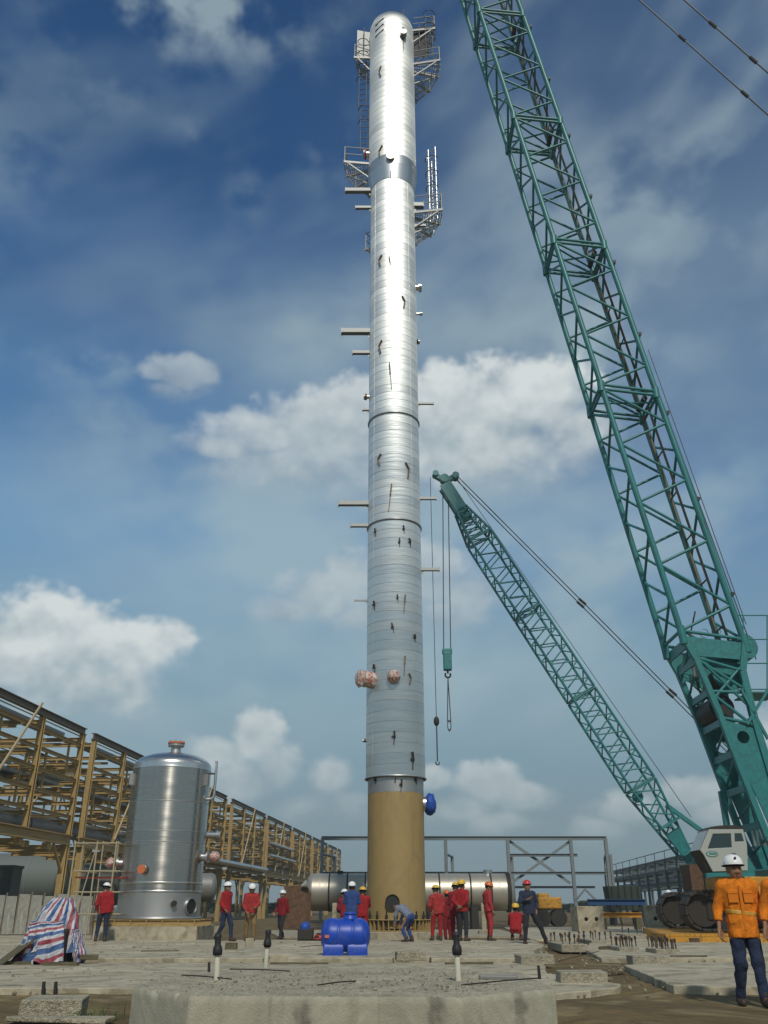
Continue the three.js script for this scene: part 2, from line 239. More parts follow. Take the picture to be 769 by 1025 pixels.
// ------------------------------------------------------------------ ground and slabs
const groundY = (x, z) => (fbm(x * 0.5, 3, z * 0.5, 3) * 0.05 + fbm(x * 3, 7, z * 3, 2) * 0.018 - 0.012) * (1 - smooth(40, 90, Math.hypot(x, z)));
const structure = (o) => { o.userData.kind = 'structure'; return o; };
{
  const ax = []; for (let i = -150; i <= 150; i++) { const t = i / 150; ax.push(Math.sign(t) * (Math.abs(t) * 26 + Math.pow(Math.abs(t), 6) * 3500)); }
  const az = []; for (let i = 0; i <= 300; i++) { const t = i / 300; az.push(t < 0.06 ? 12 - t * 150 + Math.pow((0.06 - t) / 0.06, 3) * 300 : 3 - (t - 0.06) * 62 - Math.pow((t - 0.06) / 0.94, 7) * 4500); }
  const pos = [], uv = [], idx = [], nx = ax.length;
  for (const z of az) for (const x of ax) { pos.push(x, groundY(x, z), z); uv.push(x, z); }
  for (let j = 0; j < az.length - 1; j++) for (let i = 0; i < nx - 1; i++) { const a = j * nx + i; idx.push(a, a + 1, a + nx, a + 1, a + nx + 1, a + nx); }
  const g = new THREE.BufferGeometry(); g.setAttribute('position', new THREE.Float32BufferAttribute(pos, 3)); g.setAttribute('uv', new THREE.Float32BufferAttribute(uv, 2)); g.setIndex(idx); g.computeVertexNormals();
  structure(part(scene, 'ground', g, M.sand));
}
// a cast slab: outline in plan [x, z], uneven edges, real thickness
function slabGeo(poly, top, deep, wob = 0.03) {
  const s = new THREE.Shape(); let first = true;
  for (let i = 0; i < poly.length; i++) { const [x0, z0] = poly[i], [x1, z1] = poly[(i + 1) % poly.length], L = Math.hypot(x1 - x0, z1 - z0), n = Math.max(1, Math.round(L / 0.35));
    for (let k = 0; k < n; k++) { const t = k / n, x = lerp(x0, x1, t) + N(x0 + t * L * 2, z0, 1) * wob * 2, z = lerp(z0, z1, t) + N(x0 + t * L * 2, z0, 8) * wob * 2; first ? s.moveTo(x, -z) : s.lineTo(x, -z); first = false; } }
  s.closePath(); const g = new THREE.ExtrudeGeometry(s, { depth: top + deep, bevelEnabled: true, bevelSize: 0.012, bevelThickness: 0.012, bevelSegments: 1, bevelOffset: -0.012 });
  g.rotateX(-Math.PI / 2); g.translate(0, -deep, 0); return g;
}
const slab = (poly, top, m = M.concrete, wob) => structure(part(scene, 'pavement', slabGeo(poly, top, 0.3, wob), m));
slab([[-22, -14.2], [-3.2, -14.3], [-1, -13.3], [2.35, -13.4], [3.45, -14.4], [3.62, -15.0], [2.9, -17.4], [3.4, -20.45], [-22, -20.45]], 0.06);
slab([[-22, -20.6], [-2.6, -20.6], [-2.62, -22], [-2.1, -22], [-2.08, -20.7], [0.2, -20.62], [0.22, -21.3], [1.0, -21.3], [1.02, -20.65], [3.3, -20.6], [3.7, -24], [4.6, -27.5], [4.9, -31.8], [-22, -31.8]], 0.14);
slab([[4.75, -19.2], [4.25, -14.4], [4.7, -14.1], [14, -14.1], [14, -21.2], [5.8, -20.0]], 0.09);
slab([[5.0, -22.2], [5.6, -21.9], [13, -23.2], [15, -33], [7.3, -33.5], [5.6, -27]], 0.07);
slab([[5.4, -35], [30, -36], [34, -60], [7, -56]], 0.05);
slab([[-40, -33], [-10.8, -33], [-11.4, -60], [-60, -60]], 0.05);
slab([[-4.2, -38.5], [5.8, -39], [6, -50], [-6, -48]], 0.06, M.concreteRough);

// big chamfered equipment foundation in the foreground
{
  const TOP = 0.4, f = thing('equipment_foundation', 'large chamfered concrete foundation block in the foreground with three sleeved anchor bolts', 'foundation');
  const c = [[133, 988], [190, 997], [462, 998], [556, 990]].map(([x, y]) => atY(x, y, TOP)).map((p) => [p.x, p.z]);
  const bk = -13.05, poly = [c[0], c[1], c[2], c[3], [c[3][0] + 0.02, bk + 0.95], [c[3][0] - 0.95, bk], [c[0][0] + 0.95, bk], [c[0][0] - 0.02, bk + 0.95]];
  const per = []; let run = 0;
  poly.forEach(([x0, z0], i) => { const [x1, z1] = poly[(i + 1) % 8], L = Math.hypot(x1 - x0, z1 - z0), n = Math.round(L / 0.03); for (let k = 0; k < n; k++) per.push([lerp(x0, x1, k / n), lerp(z0, z1, k / n), run + L * k / n]); run += L; });
  const n = per.length, cx = (c[0][0] + c[3][0]) / 2, cz = (c[1][1] + bk) / 2;
  const chip = (x, z) => Math.max(0, N(x * 5, 1, z * 5) - 0.3) * 0.1 + Math.max(0, N(x * 26, 2, z * 26) - 0.15) * 0.02;
  const wp = [], wu = [], wc = [], wi = [], ROWS = 22;
  const stains = [[436, 1006], [526, 1012], [303, 1024]].map(([x, y]) => { const p = ray(x, y), t = -(-c[1][1]) / p.z; return [p.x * -c[1][1] / -p.z, EYE + p.y * -c[1][1] / -p.z]; });
  for (let j = 0; j <= ROWS; j++) for (let i = 0; i <= n; i++) {
    const [x, z, s0] = per[i % n], s = i === n ? run : s0, t = j / ROWS, y = lerp(-0.35, TOP, t) - (j === ROWS ? chip(x, z) : 0), inn = j === ROWS ? 0.014 + chip(x, z) * 0.8 : j === ROWS - 1 ? chip(x, z) * 0.4 : 0, k = inn / Math.hypot(x - cx, z - cz);
    wp.push(x + (cx - x) * k, y, z + (cz - z) * k); wu.push(s, y + 3);
    let st = 0; if (z > c[0][1] - 0.2) for (const [sx, sy] of stains) st = Math.max(st, smooth(0.1, 0.02, Math.abs(x - sx) + N(x * 20, y * 12, 4) * 0.07) * smooth(0.24, 0.02, Math.abs(y - sy) + N(x * 9, y * 20, 2) * 0.1));
    const v = 1 - 0.5 * st; wc.push(v, v, v);
  }
  for (let j = 0; j < ROWS; j++) for (let i = 0; i < n; i++) { const a = j * (n + 1) + i; wi.push(a, a + 1, a + n + 1, a + 1, a + n + 2, a + n + 1); }
  const wg = new THREE.BufferGeometry(); wg.setAttribute('position', new THREE.Float32BufferAttribute(wp, 3)); wg.setAttribute('uv', new THREE.Float32BufferAttribute(wu, 2)); wg.setAttribute('color', new THREE.Float32BufferAttribute(wc, 3)); wg.setIndex(wi); wg.computeVertexNormals();
  const wm = M.wall.clone(); wm.vertexColors = true; part(f, 'side_wall', wg, wm);
  const tp = [], tu = [], ti = [], R = 70;
  for (let j = 0; j <= R; j++) for (let i = 0; i <= n; i++) { const [x, z] = per[i % n], last = j === R, q = (0.014 + chip(x, z) * 0.8) / Math.hypot(x - cx, z - cz), k = (j / R) * (1 - q), X = cx + (x - cx) * k, Z = cz + (z - cz) * k;
    tp.push(X, last ? TOP - chip(x, z) : TOP + fbm(X * 5, 1, Z * 5, 3) * 0.02 + Math.max(0, N(X * 18, 3, Z * 18)) * 0.016, Z); tu.push(X, Z); }
  for (let j = 0; j < R; j++) for (let i = 0; i < n; i++) { const a = j * (n + 1) + i; ti.push(a, a + n + 1, a + 1, a + 1, a + n + 1, a + n + 2); }
  const tg = new THREE.BufferGeometry(); tg.setAttribute('position', new THREE.Float32BufferAttribute(tp, 3)); tg.setAttribute('uv', new THREE.Float32BufferAttribute(tu, 2)); tg.setIndex(ti); tg.computeVertexNormals();
  part(f, 'top', tg, M.concreteRough);
  const sleeve = new THREE.LatheGeometry([[0, 0], [0.033, 0], [0.031, 0.26], [0.024, 0.262], [0, 0.262]].map(([x, y]) => new THREE.Vector2(x, y)), 14);
  const cap = new THREE.LatheGeometry([[0, 0.255], [0.05, 0.258], [0.056, 0.3], [0.05, 0.34], [0.036, 0.36], [0.034, 0.43], [0.042, 0.44], [0.04, 0.475], [0, 0.48]].map(([x, y]) => new THREE.Vector2(x, y)), 14);
  for (const [x, y, k, r] of [[217, 981, 1, 0.04], [266, 968, 0.98, -0.03], [459, 983, 1.06, 0.02]]) { const p = atY(x, y, TOP), s = part(f, 'bolt_sleeve', sleeve, M.whitePvc, [p.x, TOP - 0.01, p.z], [0.02, 0, r]); s.scale.set(1, k, 1); part(s, 'bolt_cap', cap, M.black); }
  const small = new THREE.CylinderGeometry(0.016, 0.02, 0.14, 8);
  for (const [x, y] of [[209, 974], [540, 978]]) { const p = atY(x, y, TOP); part(f, 'anchor_bolt', small, M.rubber, [p.x, TOP + 0.05, p.z], [0.1, 0, 0.05]); }
  // loose bits of stone lying on it and on the slabs behind
  const stone = new THREE.IcosahedronGeometry(1, 0), inst = new THREE.InstancedMesh(stone, M.gravel, 2000); inst.name = 'gravel'; inst.userData = { kind: 'stuff', label: 'loose crumbs of stone scattered over the concrete', category: 'gravel' };
  const q = new THREE.Object3D(); for (let i = 0; i < 2000; i++) { const on = i < 360, x = on ? rnd(c[0][0] + 0.6, c[3][0] - 0.6) : rnd(-11, 9), z = on ? rnd(c[1][1] - 0.4, bk + 0.6) : rnd(-13.6, -30), s = rnd(0.005, on ? 0.015 : 0.035) * (rnd() > 0.93 ? 1.8 : 1); q.position.set(x, on ? TOP + 0.008 : x < 3 ? (z < -20.7 ? 0.145 : z < -14.5 ? 0.065 : 0.02) : 0.02, z); q.scale.set(s, s * 0.7, s * 1.2); q.rotation.set(rnd(0, 6), rnd(0, 6), rnd(0, 6)); q.updateMatrix(); inst.setMatrixAt(i, q.matrix); inst.setColorAt(i, RGB(...[rnd(0.5, 1.1)].flatMap((k) => [k, k, k * 0.96]))); }
  scene.add(inst);
}
// small cast blocks, pads and boards lying about
function block(name, label, cat, px, py, w, h, d, turn = 0, m = M.concrete, Y = 0.1, group) { const p = atY(px, py, Y), g = boxUV(w, h, d, 0.015), pa = g.attributes.position; for (let i = 0; i < pa.count; i++) { const x = pa.getX(i), y = pa.getY(i), z = pa.getZ(i); pa.setXYZ(i, x + N(x * 3, y * 3, z * 3 + px) * 0.04, y + N(x * 3 + 5, y * 3, z * 3 + px) * 0.025, z); } g.computeVertexNormals();
  const b = part(scene, name, g, m, [p.x, Y + h / 2, p.z - d / 2], [0, turn, 0]); return mark(b, label, cat, group); }
block('concrete_block', 'low grey concrete block in the brown earth at bottom left corner', 'block', 46, 1021, 0.66, 0.2, 0.5, 0.12, M.concreteRough, 0.0);
block('concrete_block', 'rough concrete stub standing on the pale slab tongue right of the foundation', 'block', 586, 985, 0.72, 0.17, 0.5, -0.03, M.concreteRough, 0.06);
block('concrete_block', 'small concrete stub near the middle of the slab, before the stooping worker', 'block', 411, 962, 0.62, 0.17, 0.5, 0.05, M.concreteRough, 0.1);
block('concrete_block', 'concrete stub at the right end of the slab step below the dark-clad worker', 'block', 538, 966, 0.7, 0.18, 0.6, 0.08, M.concreteRough, 0.06);
block('concrete_block', 'squat grey stub with a bolt on the pad left of the man in orange', 'block', 652, 966, 0.72, 0.16, 0.5, 0, M.concreteRough, 0.08);
block('timber_board', 'grey timber board flat on the slab in front of the vessel', 'board', 88, 961, 0.36, 0.1, 0.14, 0.2, M.woodOld, 0.14);
block('timber_board', 'short timber offcut on the slab between barrel and vessel', 'board', 231, 951, 0.32, 0.16, 0.12, -0.2, M.woodOld, 0.14);
block('concrete_tile', 'broken flat concrete tile on the earth by bottom left slab edge', 'tile', 55, 1024, 1.15, 0.05, 0.28, -0.1, M.concreteRough, 0.02);
block('timber_board', 'narrow dark timber lying on the right hand pad behind the bolts', 'board', 607, 951, 0.5, 0.1, 0.1, 0.6, M.woodOld, 0.07);
block('concrete_block', 'small pale block against the left end of the vessel plinth', 'block', 128, 938, 0.5, 0.3, 0.4, 0.1, M.concrete, 0.05);
block('concrete_block', 'pale block against the middle of the vessel plinth', 'block', 176, 938, 0.7, 0.28, 0.4, -0.06, M.concreteRough, 0.05);
block('concrete_block', 'pale block by the right end of the vessel plinth', 'block', 212, 937, 0.6, 0.36, 0.5, 0.15, M.concrete, 0.05);
block('steel_channel', 'thin steel channel lying across the top of the foreground foundation', 'channel', 500, 981, 0.44, 0.05, 0.07, 0.05, M.pipeGrey, 0.4);
block('timber_stake', 'upright timber edge piece near the left stub by the slab step', 'stake', 249, 948, 0.22, 0.22, 0.16, 0.3, M.concrete, 0.14);
for (const [x, y, l] of [[45, 990, 'left of two short rebar stubs at the bottom left slab edge'], [57, 990, 'right of two short rebar stubs at the bottom left slab edge']]) { const p = atY(x, y, 0.06), s = part(scene, 'rebar_stub', new THREE.CylinderGeometry(0.025, 0.03, 0.16, 8), M.black, [p.x, 0.08, p.z + 0.06], [0, 0, 0.08]); mark(s, l, 'rebar'); }

for (const [x0, y0, x1, y1, Y, l] of [[182, 976, 232, 980, 0.42, 'thin steel rod lying on the foundation by the left bolt'], [318, 986, 356, 982, 0.42, 'thin bent steel rod near the front middle of the foundation'], [462, 986, 540, 979, 0.42, 'long thin steel rod on the right part of the foundation'], [230, 970, 290, 972, 0.42, 'thin steel rod lying beside the rear bolt'], [560, 962, 600, 952, 0.1, 'rusty rod lying on the earth left of the bolt pedestals'], [300, 948, 326, 946, 0.16, 'dark cable end lying on the slab left of the blue tank']]) { const a = atY(x0, y0, Y), b = atY(x1, y1, Y), m = V().lerpVectors(a, b, 0.5).add(V(0, 0.01, 0.06)); const g = new THREE.TubeGeometry(new THREE.CatmullRomCurve3([a, m, b]), 16, 0.007, 6); mark(part(scene, 'steel_rod', g, M.trackSteel), l, 'rod'); }
for (const [px, py, w, t, Y, l] of [[160, 953, 0.9, 0.3, 0.14, 'long thin board on the slab in front of the vessel plinth'], [300, 966, 1.2, 0.02, 0.06, 'long board lying along the slab step left of the middle stub'], [470, 966, 1.0, 0.03, 0.06, 'long board lying along the slab step right of the middle stub'], [610, 975, 0.7, 0.5, 0.01, 'broken board on the brown earth right of the slab tongue'], [690, 958, 0.8, -0.1, 0.08, 'grey board lying at the back edge of the right hand pad']]) block('timber_board', l, 'board', px, py, w, 0.045, 0.12, t, M.woodOld, Y);
// groups of holding-down bolts on the pads at right
{
  const stud = mergeGeometries([new THREE.CylinderGeometry(0.016, 0.016, 0.2, 7), new THREE.CylinderGeometry(0.03, 0.034, 0.08, 8).translate(0, 0.1, 0)]);
  const ped = (label, x0, x1, py, rows, cols, h, D) => { const a = atY(x0, py, h), b = atY(x1, py, h), o = thing('bolt_pedestal', label, 'pedestal', [(a.x + b.x) / 2, 0, a.z]), w = b.x - a.x; part(o, 'pad', boxUV(w, h, D, 0.02), M.concreteRough, [0, h / 2 + 0.02, -D / 2]);
    for (let r = 0; r < rows; r++) for (let k = 0; k < cols; k++) part(o, 'anchor_bolt', stud, k % 3 ? M.trackSteel : M.rust, [lerp(-w / 2 + 0.08, w / 2 - 0.08, cols > 1 ? k / (cols - 1) : 0.5) + rnd(-0.03, 0.03), h + 0.1 + rnd(0, 0.05), -lerp(0.08, D - 0.08, rows > 1 ? r / (rows - 1) : 0.5)], [rnd(-0.08, 0.08), 0, rnd(-0.08, 0.08)]); return o; };
  ped('long low pedestal with black-capped bolts left of the right hand pads', 562, 589, 946, 2, 5, 0.2, 2.2);
  ped('middle pedestal with a row of black-capped bolts on the right hand pads', 592, 616, 942, 2, 4, 0.14, 2.4);
  ped('low pedestal with close-set black bolts nearest the yellow crane mats', 620, 640, 949, 2, 6, 0.16, 1.1);
  ped('narrow pedestal with many thin bolts just below the yellow crane mat', 657, 681, 951, 2, 8, 0.16, 1);
  ped('far pedestal with few bolts behind the other bolt pedestals', 626, 652, 936, 1, 4, 0.1, 1.6);
}
// ------------------------------------------------------------------ tall clad column
const CX = 0.47, CZ = -36;
{
  const t = thing('process_column', 'very tall column clad in bright metal above a tan painted skirt', 'column', [CX, 0, CZ]);
  const lathe = (pts, seg = 64) => new THREE.LatheGeometry(pts.map(([x, y]) => new THREE.Vector2(x, y)), seg);
  const Y0 = 5.82, Y1 = 37.2, Y2 = 38.7, Y3 = 50.2, RL = 1.205, RU = 1.34, RS = 1.115;
  part(t, 'pedestal', slabGeo([[-1.75, 0.7], [-0.7, 1.75], [0.7, 1.75], [1.75, 0.7], [1.75, -0.7], [0.7, -1.75], [-0.7, -1.75], [-1.75, -0.7]], 0.3, 0.3), M.concrete);
  const skirt = part(t, 'skirt', lathe([[RS, 0.42], [RS, 2.55], [RS + 0.004, 2.56], [RS + 0.004, 2.58], [RS, 2.59], [RS, 5.22]]), M.primer);
  part(t, 'weld_seam', new THREE.CylinderGeometry(0.012, 0.012, 2.1, 6), M.primer, [Math.sin(0.42) * RS, 1.6, Math.cos(0.42) * RS]); part(t, 'weld_seam', new THREE.CylinderGeometry(0.012, 0.012, 2.6, 6), M.primer, [Math.sin(-0.5) * RS, 3.9, Math.cos(-0.5) * RS]);
  part(t, 'base_ring', lathe([[RS - 0.1, 0.302], [RS + 0.24, 0.302], [RS + 0.24, 0.35], [RS, 0.36]]), M.primer);
  part(t, 'chair_ring', lathe([[RS, 0.68], [RS + 0.2, 0.68], [RS + 0.2, 0.72], [RS, 0.72]]), M.primer);
  const gus = new THREE.BoxGeometry(0.03, 0.33, 0.19), bolt = mergeGeometries([new THREE.CylinderGeometry(0.028, 0.028, 0.55, 8), new THREE.CylinderGeometry(0.06, 0.06, 0.1, 6).translate(0, 0.1, 0)]);
  for (let k = 0; k < 40; k++) { const a = (k + 0.5) / 40 * 2 * Math.PI; part(t, 'gusset', gus, M.primer, [Math.sin(a) * (RS + 0.1), 0.515, Math.cos(a) * (RS + 0.1)], [0, a, 0]); if (k % 2) part(t, 'anchor_bolt', bolt, M.black, [Math.sin(a + 0.08) * (RS + 0.12), 0.72, Math.cos(a + 0.08) * (RS + 0.12)]); }
  part(t, 'shell_collar', lathe([[RS, 5.22], [RS + 0.004, 5.222], [RS + 0.004, 5.8], [RS, Y0 + 0.05]]), M.steelBare);
  // cladding: one lapped sheet ring after another
  const H = 0.42, ring = (r, h) => toCreasedNormals(lathe([[r - 0.012, 0], [r - 0.012, 0.017], [r, 0.0175], [r, h * 0.5], [r, h - 0.0005], [r - 0.012, h]], 72), 0.4), gl = ring(RL, H), gu = ring(RU, H);
  let k = 0; for (let y = Y0; y < Y1 - 0.2; y += H) { const b = part(t, 'cladding_band', gl, M.clad[Math.floor(rnd(0, 6))], [0, y, 0], [rnd(-0.002, 0.002), rnd(0, 6), rnd(-0.002, 0.002)]); const s = 1 + rnd(-0.0015, 0.0015); b.scale.set(s, 1, s); k++; }
  for (let y = Y2; y < Y3 - 0.2; y += H) { const b = part(t, 'cladding_band', gu, M.clad[Math.floor(rnd(0, 6))], [0, y, 0], [rnd(-0.003, 0.003), rnd(0, 6), rnd(-0.003, 0.003)]); }
  part(t, 'swage_cladding', lathe([[RL - 0.01, Y1 - 0.1], [RL + 0.02, Y1 - 0.1], [RU + 0.015, Y2 - 0.62], [RU + 0.035, Y2 - 0.6], [RU + 0.035, Y2 + 0.02], [RU, Y2 + 0.03]]), M.cladTrim);
  part(t, 'dome', lathe([[RU + 0.01, Y3 - 0.25], [RU, Y3 + 0.06], [RU * 0.93, Y3 + 0.42], [RU * 0.75, Y3 + 0.78], [RU * 0.45, Y3 + 1.02], [0.001, Y3 + 1.1]]), M.clad[2]);
  for (const y of [Y0 - 0.02, 16.8, 22.3]) part(t, 'drip_ring', lathe([[RL, y], [RL + 0.05, y - 0.015], [RL + 0.052, y + 0.03], [RL, y + 0.05]]), M.cladTrim);
  // vertical seam straps on the front
  for (const [a, y0, y1] of [[-0.9, 6, 37], [0.75, 6, 37]]) { const R = y0 > 30 ? RU : RL; part(t, 'seam_strap', new THREE.BoxGeometry(0.02, y1 - y0, 0.008), M.clad[1], [Math.sin(a) * (R + 0.004), (y0 + y1) / 2, Math.cos(a) * (R + 0.004)], [0, a, 0]); }
  // bent support clips that stick out of the cladding: pixel places on the front of the column
  const clip = mergeGeometries([new THREE.BoxGeometry(0.035, 0.34, 0.1).rotateZ(0.5).translate(-0.07, 0.12, 0.05), new THREE.BoxGeometry(0.035, 0.42, 0.1).rotateZ(-0.22).translate(-0.05, -0.2, 0.05)]), strip = mergeGeometries([new THREE.BoxGeometry(0.05, 0.5, 0.12).translate(0, 0.25, 0.04), new THREE.BoxGeometry(0.028, 0.75, 0.05).translate(0, -0.34, 0.02)]), lug = mergeGeometries([new THREE.BoxGeometry(0.05, 0.18, 0.14).rotateZ(0.2), new THREE.BoxGeometry(0.1, 0.05, 0.1).translate(0.01, -0.08, 0.02).rotateZ(-0.3), new THREE.BoxGeometry(0.022, 0.2, 0.03).translate(0.015, -0.18, 0.01)]);
  const onFront = (px, py) => { let p = at(px, py, 35); for (let i = 0; i < 4; i++) { const R = p.y > Y2 ? RU : p.y > Y0 ? RL : RS, dx = Math.max(-0.98 * R, Math.min(0.98 * R, p.x - CX)); p = at(px, py, -CZ - Math.sqrt(R * R - dx * dx)); } return p; };
  for (const [px, py, kind, flip] of [[380, 72, 0, -1], [380, 152, 0, -1], [405, 158, 0, 1], [380, 261, 0, -1], [391, 263, 1, 1], [405, 302, 0, 1], [380, 347, 0, -1], [391, 374, 1, 1], [379, 460, 0, -1], [409, 470, 0, 1], [391, 496, 1, 1], [404, 528, 2, 1], [400, 541, 2, 1], [410, 541, 2, 1], [376, 531, 2, 1], [405, 603, 1, 0.7], [398, 597, 2, 1], [375, 604, 2, 1], [393, 626, 2, 1.2], [415, 637, 2, 1], [405, 665, 1, 0.6], [375, 667, 2, 1], [411, 679, 0, 0.7], [395, 735, 2, 1.4], [413, 757, 2, 1.6], [376, 780, 2, 0.8], [402, 783, 2, 1.3], [416, 780, 2, 0.8], [396, 780, 2, 0.6], [404, 30, 2, 1.6]]) {
    const p = onFront(px, py), a = Math.atan2(p.x - CX, p.z - CZ), m = part(t, 'support_clip', [clip, strip, lug][kind], kind === 2 ? M.trackSteel : M.brownSteel, [p.x - CX, p.y, p.z - CZ], [0, a, rnd(-0.15, 0.15)]); m.scale.set(flip * rnd(0.8, 1.2), Math.abs(flip) * rnd(0.8, 1.25), 1);
  }
  // pipe support beams sticking out to the sides
  for (const [x0, y0, x1, y1, w] of [[346, 185, 371, 191, 0.26], [356, 208, 372, 208, 0.18], [342, 327, 371, 332, 0.3], [353, 352, 371, 353, 0.2], [339, 500, 370, 504, 0.24], [351, 525, 370, 526, 0.18], [363, 412, 371, 410, 0.14], [419, 404, 434, 402, 0.12], [413, 226, 426, 225, 0.15], [420, 499, 437, 500, 0.14], [422, 570, 440, 569, 0.16], [355, 607, 370, 601, 0.08], [416, 206, 424, 205, 0.3]]) { const a = at(x0, y0, 35.9), b = at(x1, y1, 35.9), inn = x0 < 380 ? b : a, o = x0 < 380 ? a : b; const e = o.clone().sub(V(CX, 0, CZ)), dir = x0 < 380 ? -1 : 1; ibeam(t, 'support_beam', V((dir * 1.0), inn.y, 0.1), V(e.x, inn.y, 0.1), w * 0.8, w, M.galv, V(0, 0, 1)); part(t, 'bracket_plate', UB, M.galv, [dir * 1.2, inn.y - w * 0.6, 0.1]).scale.set(0.16, w * 1.3, 0.03); part(t, 'end_plate', UB, M.galv, [e.x, inn.y, 0.1]).scale.set(0.025, w * 1.25, w); }
  // nozzles with flanges
  const flange = (name, px, py, m, sz, len, dir) => { const p = at(px, py, 36), g = sub(t, name); g.position.set(dir * 1.1, p.y, dir ? 0.15 : 0); g.rotation.z = -dir * Math.PI / 2; part(g, 'neck', new THREE.CylinderGeometry(sz * 0.62, sz * 0.62, len, 16).translate(0, len / 2, 0), M.pipeSilver); part(g, 'flange', new THREE.CylinderGeometry(sz, sz, 0.08, 20).translate(0, len, 0), m); part(g, 'blind', new THREE.CylinderGeometry(sz * 0.9, sz * 0.92, 0.07, 20).translate(0, len + 0.077, 0), M.steelBare); };
  flange('nozzle', 419, 290, M.pipeSilver, 0.24, 0.28, 1); flange('nozzle', 418, 316, M.pipeSilver, 0.1, 0.3, 1); flange('nozzle', 420, 344, M.trackSteel, 0.13, 0.12, 1); flange('nozzle', 366, 399, M.rust, 0.16, 0.25, -1); flange('nozzle', 364, 157, M.redPaint, 0.3, 0.42, -1); flange('nozzle', 366, 742, M.trackSteel, 0.07, 0.14, -1);
  // front nozzles below the swage and at the top: short dark stubs
  for (const [px, py, r] of [[391, 160, 0.24], [404, 36, 0.2]]) { const p = onFront(px, py); part(t, 'front_nozzle', new THREE.CylinderGeometry(r, r * 0.9, 0.34, 18).rotateX(Math.PI / 2), M.steelBare, [p.x - CX, p.y, p.z - CZ + 0.15]); part(t, 'tag_line', new THREE.CylinderGeometry(0.025, 0.015, 1.1, 6), M.trackSteel, [p.x - CX, p.y - 0.75, p.z - CZ + 0.06]); }
  // nozzles wrapped in plastic sheet near the foot
  const crumple = (r, l, s) => { const g = mergeVertices(new THREE.SphereGeometry(1, 26, 18)), p = g.attributes.position; for (let i = 0; i < p.count; i++) { const x = p.getX(i), y = p.getY(i), z = p.getZ(i), k = 1 + 0.3 * Math.abs(N(x * 2.4 + s, y * 2.4, z * 2.4)) - 0.2 * Math.abs(N(x * 6 + s, y * 6, z * 6)); p.setXYZ(i, x * r * k, y * r * k, z * l * k); } g.computeVertexNormals(); return g; };
  const plasticTex = TX(256, (u, v) => { const s = Math.sin(u * 60 + tile(u, v, 10) * 9) > 0.35; const k = 1 + tile(u, v, 20) * .3; return s ? [0.42 * k, 0.11 * k, 0.09 * k] : [0.5 * k, 0.44 * k, 0.38 * k]; }, true, 1), plastic = phys({ map: plasticTex, roughness: 0.4, clearcoat: 0.3 });
  M.plasticWrap = plastic; M.crumple = crumple;
  { const p = at(370, 682, 35.5); part(t, 'wrapped_nozzle', crumple(0.33, 0.55, 3), plastic, [p.x - CX, p.y, 0.75], [0, -0.95, 0]); part(t, 'nozzle_flange', crumple(0.34, 0.16, 12), plastic, [p.x - CX - 0.36, p.y, 0.98], [0, -0.95, 0]);
    const q = onFront(394, 678); part(t, 'wrapped_nozzle', crumple(0.26, 0.3, 8), plastic, [q.x - CX, q.y, q.z - CZ + 0.1]); }
  { const p = at(431, 805, 36), g = sub(t, 'manway'); g.position.set(1.1, p.y, 0.1); part(g, 'neck', new THREE.CylinderGeometry(0.27, 0.27, 0.2, 20).rotateZ(Math.PI / 2).translate(0.08, 0, 0), M.pipeSilver); part(g, 'blue_wrap', crumple(0.4, 0.4, 5).scale(0.6, 1, 0.95), M.blueWrap, [0.26, -0.03, 0]); }
  // access hole in the skirt: short sleeve, dark inside painted as a black disc
  { const p = onFront(393, 903), g = sub(t, 'access_opening'); g.position.set(p.x - CX, p.y, RS - 0.16); part(g, 'sleeve', lathe([[0.24, 0], [0.27, 0], [0.27, 0.24], [0.24, 0.24], [0.24, 0]], 28).rotateX(Math.PI / 2), M.rust); part(g, 'hole_shade_disc', new THREE.CylinderGeometry(0.245, 0.245, 0.02, 28).rotateX(Math.PI / 2).translate(0, 0, 0.19), M.black); }
  // platforms: sector decks on brackets with railings; angle 0 faces the viewer, positive to the right
  function platform(y, R0, R1, a0, a1, posts, name = 'platform') {
    const g = sub(t, name), s = new THREE.Shape(), n = 18; for (let i = 0; i <= n; i++) { const a = lerp(a0, a1, i / n); i ? s.lineTo(Math.sin(a) * R1, -Math.cos(a) * R1) : s.moveTo(Math.sin(a) * R1, -Math.cos(a) * R1); } for (let i = n; i >= 0; i--) { const a = lerp(a0, a1, i / n); s.lineTo(Math.sin(a) * R0, -Math.cos(a) * R0); } s.closePath();
    const slats = []; for (let r = R0 + 0.06; r < R1; r += 0.13) { const q = new THREE.RingGeometry(r, r + 0.035, 22, 1, Math.PI / 2 - a1, a1 - a0); slats.push(q.rotateX(Math.PI / 2).translate(0, 0.02, 0)); } for (let a = a0; a <= a1; a += 0.12) slats.push(new THREE.BoxGeometry(0.02, 0.03, R1 - R0).translate(0, 0.02, (R0 + R1) / 2).rotateY(a));
    part(g, 'grating_deck', mergeGeometries(slats), M.galv, [0, y, 0]);
    const P = (a, r, yy) => V(Math.sin(a) * r, yy, Math.cos(a) * r);
